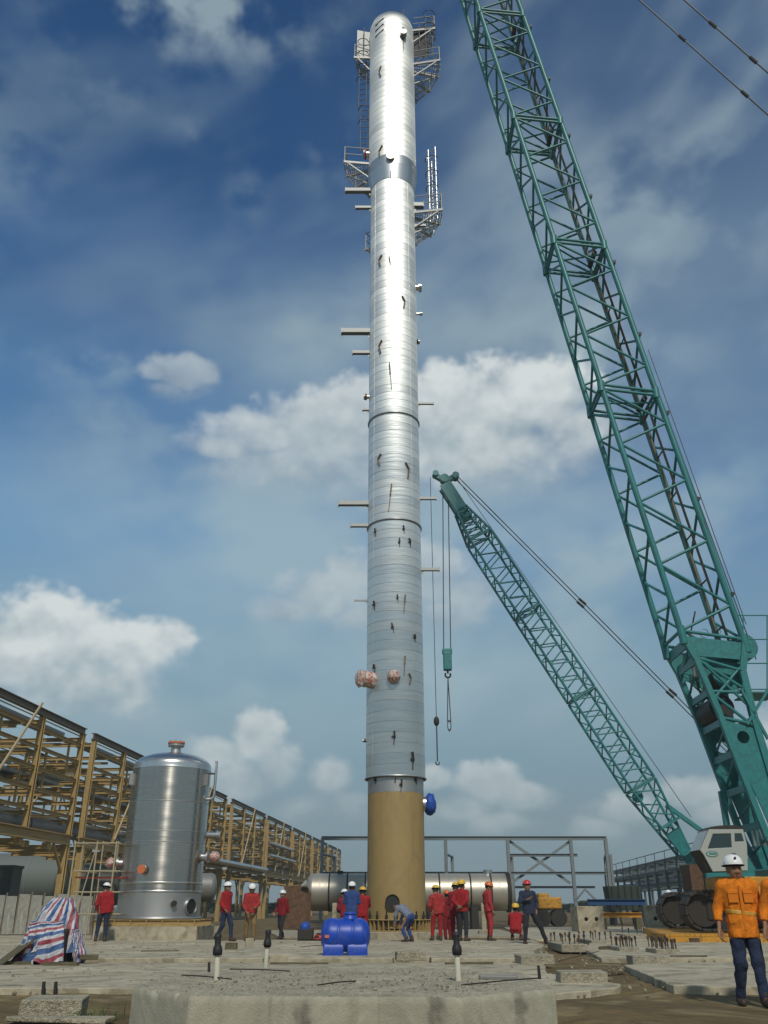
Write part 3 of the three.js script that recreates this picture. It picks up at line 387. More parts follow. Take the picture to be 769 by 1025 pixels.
    for (let i = 0; i <= posts; i++) { const a = lerp(a0, a1, i / posts); rod(g, 'post', P(a, R1 - 0.05, y), P(a, R1 - 0.05, y + 1.1), 0.03, M.galv); bar(g, 'bracket', P(a, R0, y - 0.08), P(a, R1, y - 0.08), 0.1, 0.14, M.galv, UPV); bar(g, 'strut', P(a, R0, y - 1.1), P(a, R1 - 0.25, y - 0.15), 0.07, 0.07, M.galv);
      if (i) for (const h of [0.55, 1.08]) rod(g, 'rail', P(lerp(a0, a1, (i - 1) / posts), R1 - 0.05, y + h), P(a, R1 - 0.05, y + h), 0.028, M.galv); if (i) bar(g, 'toe_board', P(lerp(a0, a1, (i - 1) / posts), R1 - 0.01, y + 0.05), P(a, R1 - 0.01, y + 0.05), 0.012, 0.16, M.galv, UPV); }
    for (const a of [a0, a1]) for (const h of [0.55, 1.08]) rod(g, 'rail', P(a, R0, y + h), P(a, R1 - 0.05, y + h), 0.028, M.galv);
    return g;
  }
  const hy = (px, py) => at(px, py, 36).y, D2 = Math.PI / 180;
  platform(hy(430, 214), RL, 2.75, 82 * D2, 172 * D2, 4); platform(hy(357, 165), RU, 2.75, -172 * D2, -84 * D2, 4); platform(hy(367, 238), RL, 1.75, -165 * D2, -120 * D2, 2);
  platform(hy(430, 67), RU, 2.95, 80 * D2, 170 * D2, 4);
  platform(hy(430, 32), RU, 2.7, 84 * D2, 150 * D2, 3); platform(hy(362, 58), RU, 2.3, -170 * D2, -88 * D2, 3);
  // dark mesh wind screens at the top platforms
  { const y0 = hy(420, 56), y1 = hy(420, 28); part(t, 'wind_screen', new THREE.BoxGeometry(0.95, y1 - y0, 0.05), M.black, [RU + 0.5, (y0 + y1) / 2, 0.05], [0, -0.2, 0]); part(t, 'wind_screen', new THREE.BoxGeometry(0.8, y1 - y0 - 0.2, 0.05), M.galv, [-RU - 0.4, (y0 + y1) / 2 - 0.1, -0.1], [0, 0.2, 0]); }
  // caged ladder at right, ladders at the top
  function ladder(x, z, y0, y1, turn, m) { const g = sub(t, 'ladder'); g.position.set(x, 0, z); g.rotation.y = turn; for (const s of [-0.22, 0.22]) rod(g, 'rail', V(s, y0, 0), V(s, y1, 0), 0.035, m); for (let y = y0 + 0.2; y < y1; y += 0.45) rod(g, 'rung', V(-0.22, y, 0), V(0.22, y, 0), 0.022, m); for (let y = y0 + 2.2; y < y1; y += 1.1) { const h = part(g, 'cage_hoop', new THREE.TorusGeometry(0.36, 0.025, 5, 16, Math.PI), M.wire, [0, y, 0.05], [Math.PI / 2, 0, 0]); } }
  ladder(2.25, 0.1, hy(430, 222), hy(430, 150), -0.5, M.pipeSilver); ladder(2.15, -0.55, hy(430, 225), hy(430, 152), 0.9, M.pipeSilver);
  ladder(2.3, 0.15, hy(435, 67), hy(435, 18), 0.3, M.wire); ladder(-1.75, -0.2, hy(362, 105), hy(362, 40), -0.2, M.wire); ladder(-1.62, -0.3, hy(367, 148), hy(367, 105), 0, M.wire);
  for (const [x, y0, y1] of [[0.75, 50.6, 52.2], [-0.6, 50.7, 51.8], [-1.7, 48.6, 50.6], [1.7, 48.8, 51]]) rod(t, 'vent_pipe', V(x, y0, 0.2), V(x, y1, 0.2), 0.03, M.wire);
  for (const y of [49.2, 49.7, 48.7]) rod(t, 'lifting_sling', V(-1.0, y, 0.95), V(-0.5, y + 0.25, 1.28), 0.03, M.trackSteel);
}

// ------------------------------------------------------------------ stainless vessel at left
{
  const b = at(158, 921, 33), t = thing('steel_vessel', 'upright brushed stainless steel vessel with domed top on a concrete plinth', 'vessel', [b.x, 0, b.z]);
  const lathe = (pts, seg = 80) => new THREE.LatheGeometry(pts.map(([x, y]) => new THREE.Vector2(x, y)), seg);
  const R = 1.41; const Yb = 0.78, Ys = 1.62, Yt = 5.72;
  part(t, 'plinth', boxUV(3.4, 0.55, 3.2, 0.02), M.concrete, [0, 0.28, 0]);
  for (const z of [1.45, 0.6, -0.6]) ibeam(t, 'base_beam', V(-1.75, 0.66, z), V(1.75, 0.66, z), 0.14, 0.2, M.ochre);
  for (let i = 0; i < 7; i++) part(t, 'beam_stiffener', UB, M.ochre, [-1.6 + i * 0.53, 0.66, 1.46]).scale.set(0.03, 0.16, 0.13);
  part(t, 'skirt', lathe([[R + 0.06, Yb], [R + 0.06, Yb + 0.05], [R + 0.005, Yb + 0.06], [R + 0.005, Ys]]), M.steelBare);
  // shell courses, each rolled plate its own ring with a weld bead between
  const ys = [Ys, 1.86, 3.2, 3.55, 4.55, Yt]; for (let i = 0; i < 5; i++) { const c = M.stainless.clone(); c.color = M.stainless.color.clone().multiplyScalar([0.9, 1.02, 0.97, 1.04, 0.99][i]); part(t, 'shell_course', lathe([[R, ys[i] + 0.004], [R + 0.001, (ys[i] + ys[i + 1]) / 2], [R, ys[i + 1] - 0.004]]), c); part(t, 'weld_bead', new THREE.TorusGeometry(R, 0.014, 6, 80).rotateX(Math.PI / 2), M.steelBare, [0, ys[i], 0]); }
  part(t, 'stiffener_ring', lathe([[R, 1.6], [R + 0.025, 1.6], [R + 0.025, 1.65], [R, 1.65]]), M.stainlessHead); part(t, 'stiffener_ring', lathe([[R, 1.86], [R + 0.02, 1.86], [R + 0.02, 1.92], [R, 1.92]]), M.stainlessHead);
  const dome = []; for (let i = 0; i <= 14; i++) { const a = i / 14 * Math.PI / 2; dome.push([Math.max(0.001, R * Math.cos(a)), Yt + 0.12 + 0.52 * Math.sin(a)]); } dome.unshift([R + 0.012, Yt - 0.02], [R + 0.012, Yt + 0.02], [R, Yt + 0.03]); part(t, 'domed_head', lathe(dome), M.stainlessHead);
  { const g = sub(t, 'top_nozzle'); g.position.set(0.05, Yt + 0.6, 0); part(g, 'neck', new THREE.CylinderGeometry(0.16, 0.2, 0.36, 20).translate(0, 0.16, 0), M.steelBare); part(g, 'flange', new THREE.CylinderGeometry(0.3, 0.3, 0.07, 24).translate(0, 0.33, 0), M.steelBare); part(g, 'blind_cover', new THREE.CylinderGeometry(0.31, 0.31, 0.06, 24).translate(0, 0.42, 0), M.orangeCap); for (let k = 0; k < 8; k++) rod(g, 'bolt', V(Math.cos(k * .785) * 0.26, 0.26, Math.sin(k * .785) * 0.26), V(Math.cos(k * .785) * 0.26, 0.5, Math.sin(k * .785) * 0.26), 0.02, M.steelBare); }
  const noz = (a, y, r, l, cover, cov2) => { const g = sub(t, 'nozzle'); g.position.set(Math.sin(a) * R, y, Math.cos(a) * R); g.rotation.set(Math.PI / 2, 0, -a, 'YXZ'); g.rotation.order = 'YXZ'; g.rotation.set(Math.PI / 2, a, 0); part(g, 'neck', new THREE.CylinderGeometry(r * 0.66, r * 0.66, l, 18).translate(0, l / 2 - 0.05, 0), M.pipeSilver); part(g, 'flange', new THREE.CylinderGeometry(r, r, 0.06, 20).translate(0, l - 0.05, 0), M.steelBare); part(g, 'cover', cov2 ? M.crumple(r * 0.95, r * 0.9, a) : new THREE.CylinderGeometry(r * 0.92, r * 0.92, 0.07, 20), cover, [0, l + (cov2 ? 0.2 : 0.02), 0]); };
  noz(-0.22, 2.3, 0.155, 0.17, M.orangeCap); noz(Math.PI / 2 - 0.1, 2.75, 0.2, 0.24, M.plasticWrap, true); noz(-Math.PI / 2 + 0.1, 2.55, 0.2, 0.22, M.plasticWrap, true); noz(Math.PI / 2 + 0.5, 3.55, 0.18, 0.5, M.pipeSilver);
  noz(0.55, 1.25, 0.1, 0.12, M.trackSteel); { const g = sub(t, 'skirt_manhole'); g.position.set(Math.sin(1.05) * (R - 0.05), 1.15, Math.cos(1.05) * (R - 0.05)); g.rotation.y = 1.05; part(g, 'sleeve', lathe([[0.24, 0], [0.27, 0], [0.27, 0.12], [0.24, 0.12], [0.24, 0]], 26).rotateX(Math.PI / 2), M.pipeSilver); part(g, 'hole_shade_disc', new THREE.CylinderGeometry(0.24, 0.24, 0.02, 26).rotateX(Math.PI / 2).translate(0, 0, 0.07), M.black); }  // the black disc paints the darkness inside the manhole
  { const g = sub(t, 'side_pipe'); const c = new THREE.CatmullRomCurve3([V(R - 0.02, 4.7, 0.2), V(R + 0.2, 4.75, 0.2), V(R + 0.24, 5.1, 0.2), V(R + 0.24, 6.05, 0.2)]); part(g, 'tube', new THREE.TubeGeometry(c, 24, 0.05, 8), M.pipeSilver); rod(g, 'clamp', V(R - 0.05, 5.6, 0.2), V(R + 0.24, 5.6, 0.2), 0.03, M.trackSteel); }
  for (const a of [-1.1, 1.25]) part(t, 'lifting_lug', new THREE.BoxGeometry(0.12, 0.4, 0.16), M.steelBare, [Math.sin(a) * (R + 0.05), 5.35, Math.cos(a) * (R + 0.05)], [0, a, 0]);
}

// ------------------------------------------------------------------ pipe rack of yellow steel modules at left
const RDIR = 0.08, RX0 = -20.6, rackTurn = -Math.atan(RDIR), rackAt = (D) => [RX0 + RDIR * D, 0, -D];
const RTOP = at(84.5, 742, 51.7).y, RBOT = at(0, 829, 41).y;
{
  const ranges = [[33.5, 48.5], [50.2, 64.5], [66.2, 80.6], [83, 97.5], [99.2, 113.2], [115, 129], [131, 145], [147, 162]], W = 6.2, H = RTOP - RBOT;
  const words = ['nearest yellow steel pipe rack module, cut off by the left picture edge', 'yellow steel pipe rack module just left of the stainless vessel', 'yellow steel pipe rack module mostly hidden behind the stainless vessel', 'yellow steel pipe rack module first to the right of the vessel', 'fifth yellow pipe rack module counted from the left picture edge', 'sixth yellow pipe rack module counted from the left picture edge', 'last but one yellow pipe rack module, near the lying drum', 'farthest yellow pipe rack module, ending behind the lying drum'];
  ranges.forEach(([d0, d1], n) => {
    const o = thing('pipe_rack', words[n], 'pipe rack', rackAt(d0), rackTurn, 'yellow pipe rack modules'), L = (d1 - d0) * Math.sqrt(1 + RDIR * RDIR), y = (f) => RBOT + H * f;
    for (const [x, face] of [[0, 0], [-W, 1]]) {
      ibeam(o, 'top_girder', V(x, RTOP, 0.25), V(x, RTOP, -L - 0.25), 0.26, 0.34, M.brownSteel); ibeam(o, 'bottom_girder', V(x, RBOT, 0.3), V(x, RBOT, -L - 0.3), 0.3, 0.5, M.ochre);
      for (let k = 0; k < 4; k++) { const z = -L * k / 3; ibeam(o, 'post', V(x, RBOT + 0.25, z), V(x, RTOP - 0.17, z), 0.26, 0.26, M.ochre, V(0, 0, 1)); }
      for (const f of [0.86, 0.7, 0.53, 0.36, 0.2]) ibeam(o, 'rail', V(x, y(f + face * 0.02), 0), V(x, y(f + face * 0.02), -L), 0.13, 0.17, M.ochre);
      for (const z of [-0.15, -L + 0.15]) { ibeam(o, 'column', V(x, 0, z), V(x, RBOT - 0.25, z), 0.32, 0.32, M.ochre, V(0, 0, 1)); const s = z > -1 ? -1 : 1; bar(o, 'knee_brace', V(x, RBOT - 1.7, z), V(x, RBOT - 0.3, z + s * 1.5), 0.12, 0.12, M.ochre); }
      bar(o, 'diagonal_brace', V(x + 0.2, RBOT + 0.4, -L / 3 + 0.4), V(x + 0.2, RTOP + 0.35, -L * 0.62), 0.09, 0.09, face ? M.ochre : M.pole); if (n % 2) bar(o, 'diagonal_brace', V(x + 0.16, RBOT + 0.4, -L * 0.95), V(x + 0.16, y(0.7), -L * 0.7), 0.08, 0.08, M.ochre);
      for (let k = 0; k < 6; k++) bar(o, 'short_upright', V(x - 0.12, y([0.2, 0.36, 0.53][k % 3]), -L * (k + 0.5) / 6), V(x - 0.12, y([0.53, 0.7, 0.86][k % 3]), -L * (k + 0.5) / 6), 0.1, 0.1, M.ochre);
    }
    for (let k = 0; k < 4; k++) for (const f of [0.92, 0.66, 0.45, 0.16, -0.06]) ibeam(o, 'cross_beam', V(0, y(f), -L * k / 3 - 0.02), V(-W, y(f), -L * k / 3 - 0.02), 0.16, 0.2, M.ochre);
    for (let k = 0; k < 3; k++) for (const f of [0.8, 0.58, 0.28]) ibeam(o, 'tie_beam', V(0, y(f), -L * (k + 0.5) / 3), V(-W, y(f), -L * (k + 0.5) / 3), 0.1, 0.13, M.ochre);
    for (const x of [0.02, -W]) for (let k = 0; k < 3; k++) bar(o, 'guard_rail', V(x, y(0.94), -L * k / 3), V(x, y(0.94), -L * (k + 1) / 3), 0.05, 0.05, M.ochre);
    for (const [f, x] of [[0.94, -1.5], [0.68, -4.3], [0.47, -1.4]]) { const tr = sub(o, 'cable_tray'); part(tr, 'tray_floor', UB, M.greySteel, [x, y(f) + 0.12, -L / 2]).scale.set(0.9, 0.03, L); for (const s of [-0.45, 0.45]) part(tr, 'tray_side', UB, M.greySteel, [x + s, y(f) + 0.18, -L / 2]).scale.set(0.03, 0.16, L); }
    if (n === 0 || n === 1) for (let k = 0; k < 10; k++) part(o, 'pipe_shoe', UB, M.ochre, [-0.1 - (k % 2) * 0.4, RBOT - 0.42, -L * (k + 0.5) / 10]).scale.set(0.3, 0.3, 0.34);
  });
  const run = (label, f, x, r, m, d0, d1, name = 'process_pipe') => { const o = thing(name, label, 'pipe', rackAt(d0), rackTurn), L = (d1 - d0) * Math.sqrt(1 + RDIR * RDIR), yy = RBOT + H * f; let z = 0, i = 0; while (z < L - 0.5) { const l = Math.min(12, L - z); rod(o, 'pipe_length', V(x, yy, -z - 0.03), V(x, yy, -z - l + 0.03), r, m, UC12); rod(o, 'weld_joint', V(x, yy, -z - l - 0.04), V(x, yy, -z - l + 0.04), r * 1.05, M.trackSteel, UC12); z += l; } };
  run('large dark grey pipe along the lower level of the yellow rack', 0.09, -0.75, 0.36, M.pipeGrey, 33, 160); run('bright silver pipe at mid height of the nearest rack module', 0.46, -1.6, 0.2, M.pipeSilver, 33, 47); 
  run('thin grey pipe on the back side of the yellow rack', 0.3, -4.6, 0.16, M.pipeSilver, 33, 160); run('short silver pipe in the middle of the far rack, left of the drum', 0.55, 0.2, 0.16, M.pipeSilver, 100, 114); run('silver pipe low in the far rack right of the vessel', 0.33, 0.22, 0.17, M.pipeSilver, 100, 116); run('grey insulated pipe low along the front of the far rack', 0.05, 0.35, 0.24, M.pipeSilver, 66, 98);
}
const lathe2 = (pts, seg = 40) => new THREE.LatheGeometry(pts.map(([x, y]) => new THREE.Vector2(x, y)), seg);
// lying vessel: a lathe turned on its side, with rings, saddles and nozzles
function drum(name, label, cat, a, b, r, m, rings, ringMat, saddles, saddleMat) {
  const L = a.distanceTo(b), o = thing(name, label, cat, [a.x, 0, a.z], -Math.atan2(b.z - a.z, b.x - a.x)), pts = []; for (let i = 0; i <= 8; i++) { const t = i / 8 * Math.PI / 2; pts.push([Math.max(0.001, r * Math.sin(t)), -0.45 * r * Math.cos(t)]); } const head = lathe2(pts, 44).rotateZ(-Math.PI / 2);
  part(o, 'head', head, m, [0, a.y, 0]); part(o, 'head', head.clone().rotateY(Math.PI), m, [L, a.y, 0]);
  const n = rings.length + 1, xs = [0, ...rings, L]; for (let i = 0; i < n; i++) { const l = xs[i + 1] - xs[i]; part(o, 'shell_course', new THREE.CylinderGeometry(r, r, l - 0.01, 44, 1, true).rotateZ(Math.PI / 2), m, [(xs[i] + xs[i + 1]) / 2, a.y, 0]); if (i) part(o, 'stiffener_ring', new THREE.TorusGeometry(r, 0.05, 6, 44).rotateY(Math.PI / 2), ringMat, [xs[i], a.y, 0]); }
  for (const x of saddles) { part(o, 'saddle', UB, saddleMat, [x, (a.y - r * 0.7) / 2, 0]).scale.set(0.4, a.y - r * 0.7, r * 1.5); } return o;
}
const drumMetal = mat({ color: RGB(0.42, 0.39, 0.33), metalness: 0.55, roughness: 0.72, roughnessMap: brush });
{
  const a = at(313, 893, 55), b = at(508, 893, 55), d = drum('lying_drum', 'long metal drum lying on saddles behind the tall column', 'drum', a, b, 1.0, drumMetal, [1.0, 2.05, 3.1, 7.4, 9.2, 10.4], M.trackSteel, [2.2, 9.4], M.trackSteel);
  const L = a.distanceTo(b); part(d, 'end_flange', new THREE.CylinderGeometry(1.08, 1.08, 0.22, 36).rotateZ(Math.PI / 2), M.trackSteel, [L + 0.02, a.y, 0]); rod(d, 'nozzle', V(L - 1.1, a.y + 0.9, 0), V(L - 1.1, a.y + 1.2, 0), 0.26, M.pipeSilver, UC12); rod(d, 'nozzle', V(1.6, a.y + 0.9, 0), V(1.6, a.y + 1.15, 0), 0.18, M.trackSteel, UC12);
  drum('storage_tank', 'long pale grey tank lying behind the legs of the rack at left edge', 'tank', at(-90, 880, 68), at(118, 880, 68), 1.75, mat({ color: RGB(0.13, 0.15, 0.14), roughness: 0.65 }), [3, 6, 9, 12], M.greySteel, [2, 11], M.concrete);
  { const q = at(4, 884, 46), o = thing('steel_container', 'small dark steel container at the left picture edge below the rack', 'container', [q.x, 0, q.z]), m = mat({ color: RGB(0.05, 0.062, 0.06), roughness: 0.7 }), top = at(4, 869, 46).y; part(o, 'box', new RoundedBoxGeometry(1.6, top - 0.5, 1.2, 2, 0.05), m, [-0.2, (top + 0.5) / 2, 0]); part(o, 'lid', new RoundedBoxGeometry(1.7, 0.14, 1.3, 2, 0.04), m, [-0.2, top + 0.05, 0]); for (const x of [-0.8, -0.2, 0.4]) part(o, 'rib', UB, m, [x, (top + 0.5) / 2, 0.63]).scale.set(0.08, top - 0.7, 0.06); for (const x of [-0.8, 0.4]) part(o, 'skid', UB, M.trackSteel, [x, 0.25, 0]).scale.set(0.2, 0.5, 1.1); }
  const c = at(212, 888, 44); drum('grey_pipe_bend', 'dark pipe spool lying just right of the stainless vessel', 'pipe', V(c.x - 1.6, c.y, c.z), V(c.x - 0.1, c.y, c.z - 0.4), 0.62, M.pipeGrey, [0.5], M.trackSteel, [0.7], M.ochre);
}
// white hoarding panels behind the tarpaulin
{ const f = thing('site_fence', 'low fence of pale corrugated panels behind the striped tarpaulin', 'fence', [0, 0, 0]); const corr = (() => { const g = new THREE.PlaneGeometry(1, 1, 40, 1), p = g.attributes.position; for (let i = 0; i < p.count; i++) p.setZ(i, 0.02 * Math.sign(Math.sin(p.getX(i) * 62))); g.computeVertexNormals(); return g; })(), m = mat({ map: TX(256, (u, v) => { const k = 1 + tile(u, v, 6) * .5 - 0.25 * smooth(.1, .3, tile(u, v, 16, 4, 3)); return [0.4 * k, 0.4 * k, 0.36 * k]; }, true, 1), roughness: 0.7, side: THREE.DoubleSide });
  for (let i = 0; i < 9; i++) { const a = at(-14 + i * 12.6, 905, 40), y1 = at(0, 895 + (i % 3), 40).y; const p = part(f, 'panel', corr, m, [a.x, (y1 + 0.1) / 2, a.z - (i % 2) * 0.03], [0, rnd(-0.04, 0.04), rnd(-0.012, 0.012)]); p.scale.set(0.44, y1 - 0.1, 1); rod(f, 'post', V(a.x + 0.27, 0, a.z - 0.08), V(a.x + 0.27, y1 + 0.1, a.z - 0.08), 0.04, M.brownSteel); } }
// tube scaffold beside the vessel
{ const f = thing('tube_scaffold', 'thin tube scaffold standing against the left side of the vessel', 'scaffold'); const m = mat({ color: RGB(0.36, 0.31, 0.2), roughness: 0.6 }), D = 31.4, g = (px, py, d = D) => at(px, py, d), base = (p) => V(p.x, 0.1, p.z);
  for (const [px, d] of [[76, D], [98, D], [117, D], [84, 33.4], [104, 33.4], [119, 33.4]]) { const tp = g(px, 842, d); rod(f, 'standard', base(tp), tp, 0.028, m); }
  for (const py of [844, 872, 893, 915]) { rod(f, 'ledger', g(74, py), g(120, py), 0.024, m); rod(f, 'ledger', g(80, py, 33.4), g(121, py, 33.4), 0.024, m); for (const px of [76, 98, 117]) rod(f, 'transom', g(px, py), V(g(px, py).x + 0.1, g(px, py).y, -33.4), 0.022, m); }
  rod(f, 'diagonal', g(76, 915), g(98, 844), 0.022, m); const pl = g(97, 878); for (let k = 0; k < 3; k++) part(f, 'plank', boxUV(1.6, 0.04, 0.26), M.redPaint, [pl.x, pl.y, pl.z - 0.3 - k * 0.32]); }

// grey steel portal frame in the distance
{ const f = thing('skeleton_building', 'open grey steel frame with cross bracing behind the lying drum', 'building'), D = 75, p = (px, py, d = D) => at(px, py, d), g = (px, d = D) => { const q = p(px, 839, d); return [V(q.x, 0, q.z), q]; };
  for (const [px, d] of [[323, 75], [446, 75], [508, 75], [571, 75], [606, 75]]) { const [a, b] = g(px, d); ibeam(f, 'post', a, b, 0.26, 0.26, M.greySteel, V(0, 0, 1)); const c = V(a.x + 0.8, 0, -79), e = V(b.x + 0.8, p(500, 855).y, -79); ibeam(f, 'post', c, e, 0.26, 0.26, M.greySteel, V(0, 0, 1)); rod(f, 'tie', V(b.x, e.y, -75), e, 0.1, M.greySteel); }
  for (const [x0, x1, py, h, z] of [[322, 607, 839, 0.3, 0], [322, 607, 874, 0.22, 0], [508, 578, 856, 0.22, 0], [510, 607, 887, 0.18, -4], [323, 446, 887, 0.18, -4]]) { const a = p(x0, py), b = p(x1, py); ibeam(f, 'beam', V(a.x, a.y, -D + z), V(b.x, a.y, -D + z), 0.26, h, M.greySteel, UPV); }
  for (const [x0, y0, x1, y1] of [[510, 842, 571, 884], [571, 842, 512, 884]]) bar(f, 'diagonal_brace', p(x0, y0, 75.2), p(x1, y1, 75.2), 0.2, 0.16, M.greySteel); for (const [x0, y0, x1, y1] of [[605, 856, 612, 856], [605, 868, 612, 868]]) bar(f, 'bracket', p(x0, y0), p(x1, y1), 0.12, 0.12, M.greySteel); ibeam(f, 'post', V(p(611, 855).x, 0, -75), p(611, 855), 0.2, 0.2, M.greySteel, V(0, 0, 1)); }
// second rack far at right
{ const f = thing('pipe_rack', 'low grey-green pipe rack in the distance at right, behind the crane', 'pipe rack', [0, 0, 0]); const m = mat({ color: RGB(0.07, 0.095, 0.095), roughness: 0.6 }), x0 = at(690, 855, 95).x - RDIR * 95;
  const P = (D, y, s = 0) => V(x0 + RDIR * D + s, y, -D); for (let k = 0; k < 13; k++) { const D = 84 + k * 5.6; for (const s of [0, 5]) ibeam(f, 'post', P(D, 0, s), P(D, 6, s), 0.28, 0.28, m, V(0, 0, 1)); for (const y of [3.4, 4.8, 6]) ibeam(f, 'cross_beam', P(D, y, 0), P(D, y, 5), 0.2, 0.22, m, UPV); rod(f, 'hand_rail_post', P(D, 6, 0), P(D, 7, 0), 0.05, m); }
  for (const y of [3.4, 4.8, 6]) for (const s of [0, 5]) ibeam(f, 'rail', P(84, y, s), P(151, y, s), 0.2, 0.3, m, UPV); rod(f, 'hand_rail', P(84, 7, 0), P(151, 7, 0), 0.05, m); for (const [y, s, r] of [[5.1, 0.5, 0.3], [5.15, 1.6, 0.34], [3.8, 0.6, 0.3], [6.35, 2, 0.28]]) rod(f, 'pipe', P(84, y, s), P(151, y, s), r, M.pipeGrey, UC12); }
// blocks, container and odds and ends on the far yard
function yardBox(name, label, cat, px, py, D, w, h, d, m, turn = 0, y0) { const p = at(px, py, D), o = thing(name, label, cat, [p.x, y0 ?? 0, -D], turn); return [o, w, h, d, m]; }
{ const hollow = (label, px, D, w, h, turn) => { const [o] = yardBox('ballast_block', label, 'block', px, 900, D, 0, 0, 0, null, turn); const s = new THREE.Shape([[-w / 2, 0], [w / 2, 0], [w / 2, h], [-w / 2, h]].map(([x, y]) => new THREE.Vector2(x, y))); for (const x of [-0.22, 0.28]) { const q = new THREE.Path(); q.absarc(x, h * 0.52, 0.11, 0, Math.PI * 2, true); s.holes.push(q); } part(o, 'body', new THREE.ExtrudeGeometry(s, { depth: 0.5, bevelEnabled: true, bevelSize: 0.02, bevelThickness: 0.02, bevelSegments: 1 }), M.concrete); part(o, 'core', boxUV(w, h, 0.9), M.concrete, [0, h / 2, -0.48]); };
  hollow('pale concrete block with two lifting holes in the middle of the yard', 587, 46, 1.22, 1.15, 0.05); hollow('pale concrete block with two holes at the end of the crane mats', 658, 46, 1.3, 1.2, -0.2);
  { const [o] = yardBox('waste_skip', 'dark green steel skip far off below the steel frame end', 'skip', 623, 895, 66, 0, 0, 0, null); const s = new THREE.Shape([[-1.0, 0], [1.0, 0], [1.15, 1.55], [-1.15, 1.55]].map(([x, y]) => new THREE.Vector2(x, y))); part(o, 'tub', new THREE.ExtrudeGeometry(s, { depth: 1.6, bevelEnabled: false }), mat({ color: RGB(0.025, 0.04, 0.025), roughness: 0.7 }), [0, 0.9, -0.8]); for (let i = 0; i < 5; i++) part(o, 'rib', UB, M.black, [-0.9 + i * 0.45, 1.65, 0.84]).scale.set(0.08, 1.5, 0.08); for (const x of [-0.8, 0.8]) part(o, 'stand', UB, M.trackSteel, [x, 0.45, 0]).scale.set(0.2, 0.9, 1.4); }
  { const [o] = yardBox('blue_girder', 'long blue steel girder lying on trestles far across the yard', 'girder', 617, 902, 62, 0, 0, 0, null); const m = mat({ color: RGB(0.012, 0.06, 0.17), roughness: 0.5 }); ibeam(o, 'girder', V(-1.9, 1.42, 0), V(1.9, 1.42, 0), 0.3, 0.35, m, UPV); for (const x of [-1.5, 0, 1.5]) for (const s of [-0.25, 0.25]) bar(o, 'trestle_leg', V(x + s, 0, 0), V(x, 1.25, 0), 0.1, 0.1, M.trackSteel); bar(o, 'raised_strut', V(-2.6, 1.5, -0.4), V(-1.9, 2.2, -0.4), 0.12, 0.12, M.greySteel); bar(o, 'raised_strut', V(-1.9, 2.2, -0.4), V(-1.2, 1.5, -0.4), 0.12, 0.12, M.greySteel); }
  { const [o] = yardBox('orange_beam', 'low orange steel beam lying behind the bolt pedestals', 'beam', 620, 913, 50, 0, 0, 0, null); ibeam(o, 'beam', V(-1.15, 0.75, 0), V(1.15, 0.75, 0), 0.3, 0.24, M.craneYellow, UPV); for (const x of [-0.9, 0.9]) part(o, 'sleeper', UB, M.woodOld, [x, 0.3, 0]).scale.set(0.25, 0.62, 0.6); }
  { const [o] = yardBox('roller', 'yellow site machine partly hidden behind the dark-clad worker', 'machine', 549, 900, 60, 0, 0, 0, null); part(o, 'body', new RoundedBoxGeometry(1.5, 0.7, 1.1, 2, 0.12), M.craneYellow, [0, 1.35, 0]); part(o, 'engine_cover', new RoundedBoxGeometry(0.7, 0.35, 0.9, 2, 0.1), M.craneYellow, [-0.35, 1.75, 0]); for (const x of [-0.5, 0.5]) part(o, 'drum', new THREE.CylinderGeometry(0.5, 0.5, 1.2, 20).rotateX(Math.PI / 2), M.trackSteel, [x, 0.5, 0]); }
  for (const [px, l] of [[335, 'pale upright post left of the column, before the drum'], [484, 'pale upright post behind the lone red worker by the drum']]) { const p = at(px, 912, 42), o = thing('concrete_post', l, 'post', [p.x, 0, p.z]); part(o, 'shaft', boxUV(0.2, 1.3, 0.2, 0.02), M.concrete, [0, 0.65, 0]); part(o, 'footing', boxUV(0.5, 0.2, 0.5, 0.02), M.concreteRough, [0, 0.1, 0]); }
  // rusty stacked plate left of the drum
  { const p = at(296, 895, 50), o = thing('rusty_plates', 'rust brown steel plates stacked upright left of the drum', 'plates', [p.x, 0, p.z]); for (let k = 0; k < 4; k++) part(o, 'plate', boxUV(1.25, 2.1 - k * 0.1, 0.05), M.rust, [k * 0.06, 1.12 - k * 0.05, -k * 0.12], [-0.12, 0, 0]); bar(o, 'prop', V(0, 0, -1.4), V(0, 1.8, -0.6), 0.1, 0.1, M.woodOld); const ls = part(o, 'floodlight', new THREE.CylinderGeometry(0.05, 0.22, 0.34, 16).rotateZ(1.9), M.cabWhite, [0.45, 2.2, 0.1]);  }
  // welding set and hoses on the slab
  { const p = atY(309, 942, 0.14), o = thing('welding_set', 'small dark welding set with coiled hoses left of the blue tank', 'welder', [p.x, 0.14, p.z]); part(o, 'case', new RoundedBoxGeometry(0.5, 0.34, 0.4, 2, 0.04), M.trackSteel, [-0.1, 0.2, 0]); part(o, 'handle', new THREE.TorusGeometry(0.14, 0.015, 6, 14, Math.PI), M.pipeSilver, [-0.1, 0.36, 0]); for (let k = 0; k < 5; k++) part(o, 'hose_coil', new THREE.TorusGeometry(0.24 - k * 0.02, 0.028, 6, 24).rotateX(Math.PI / 2), k % 2 ? M.redPaint : M.rubber, [0.36 + k * 0.02, 0.03 + k * 0.045, 0.05]); part(o, 'cover', M.crumple(0.16, 0.2, 2), M.blueWrap, [-0.12, 0.4, 0.02]); }
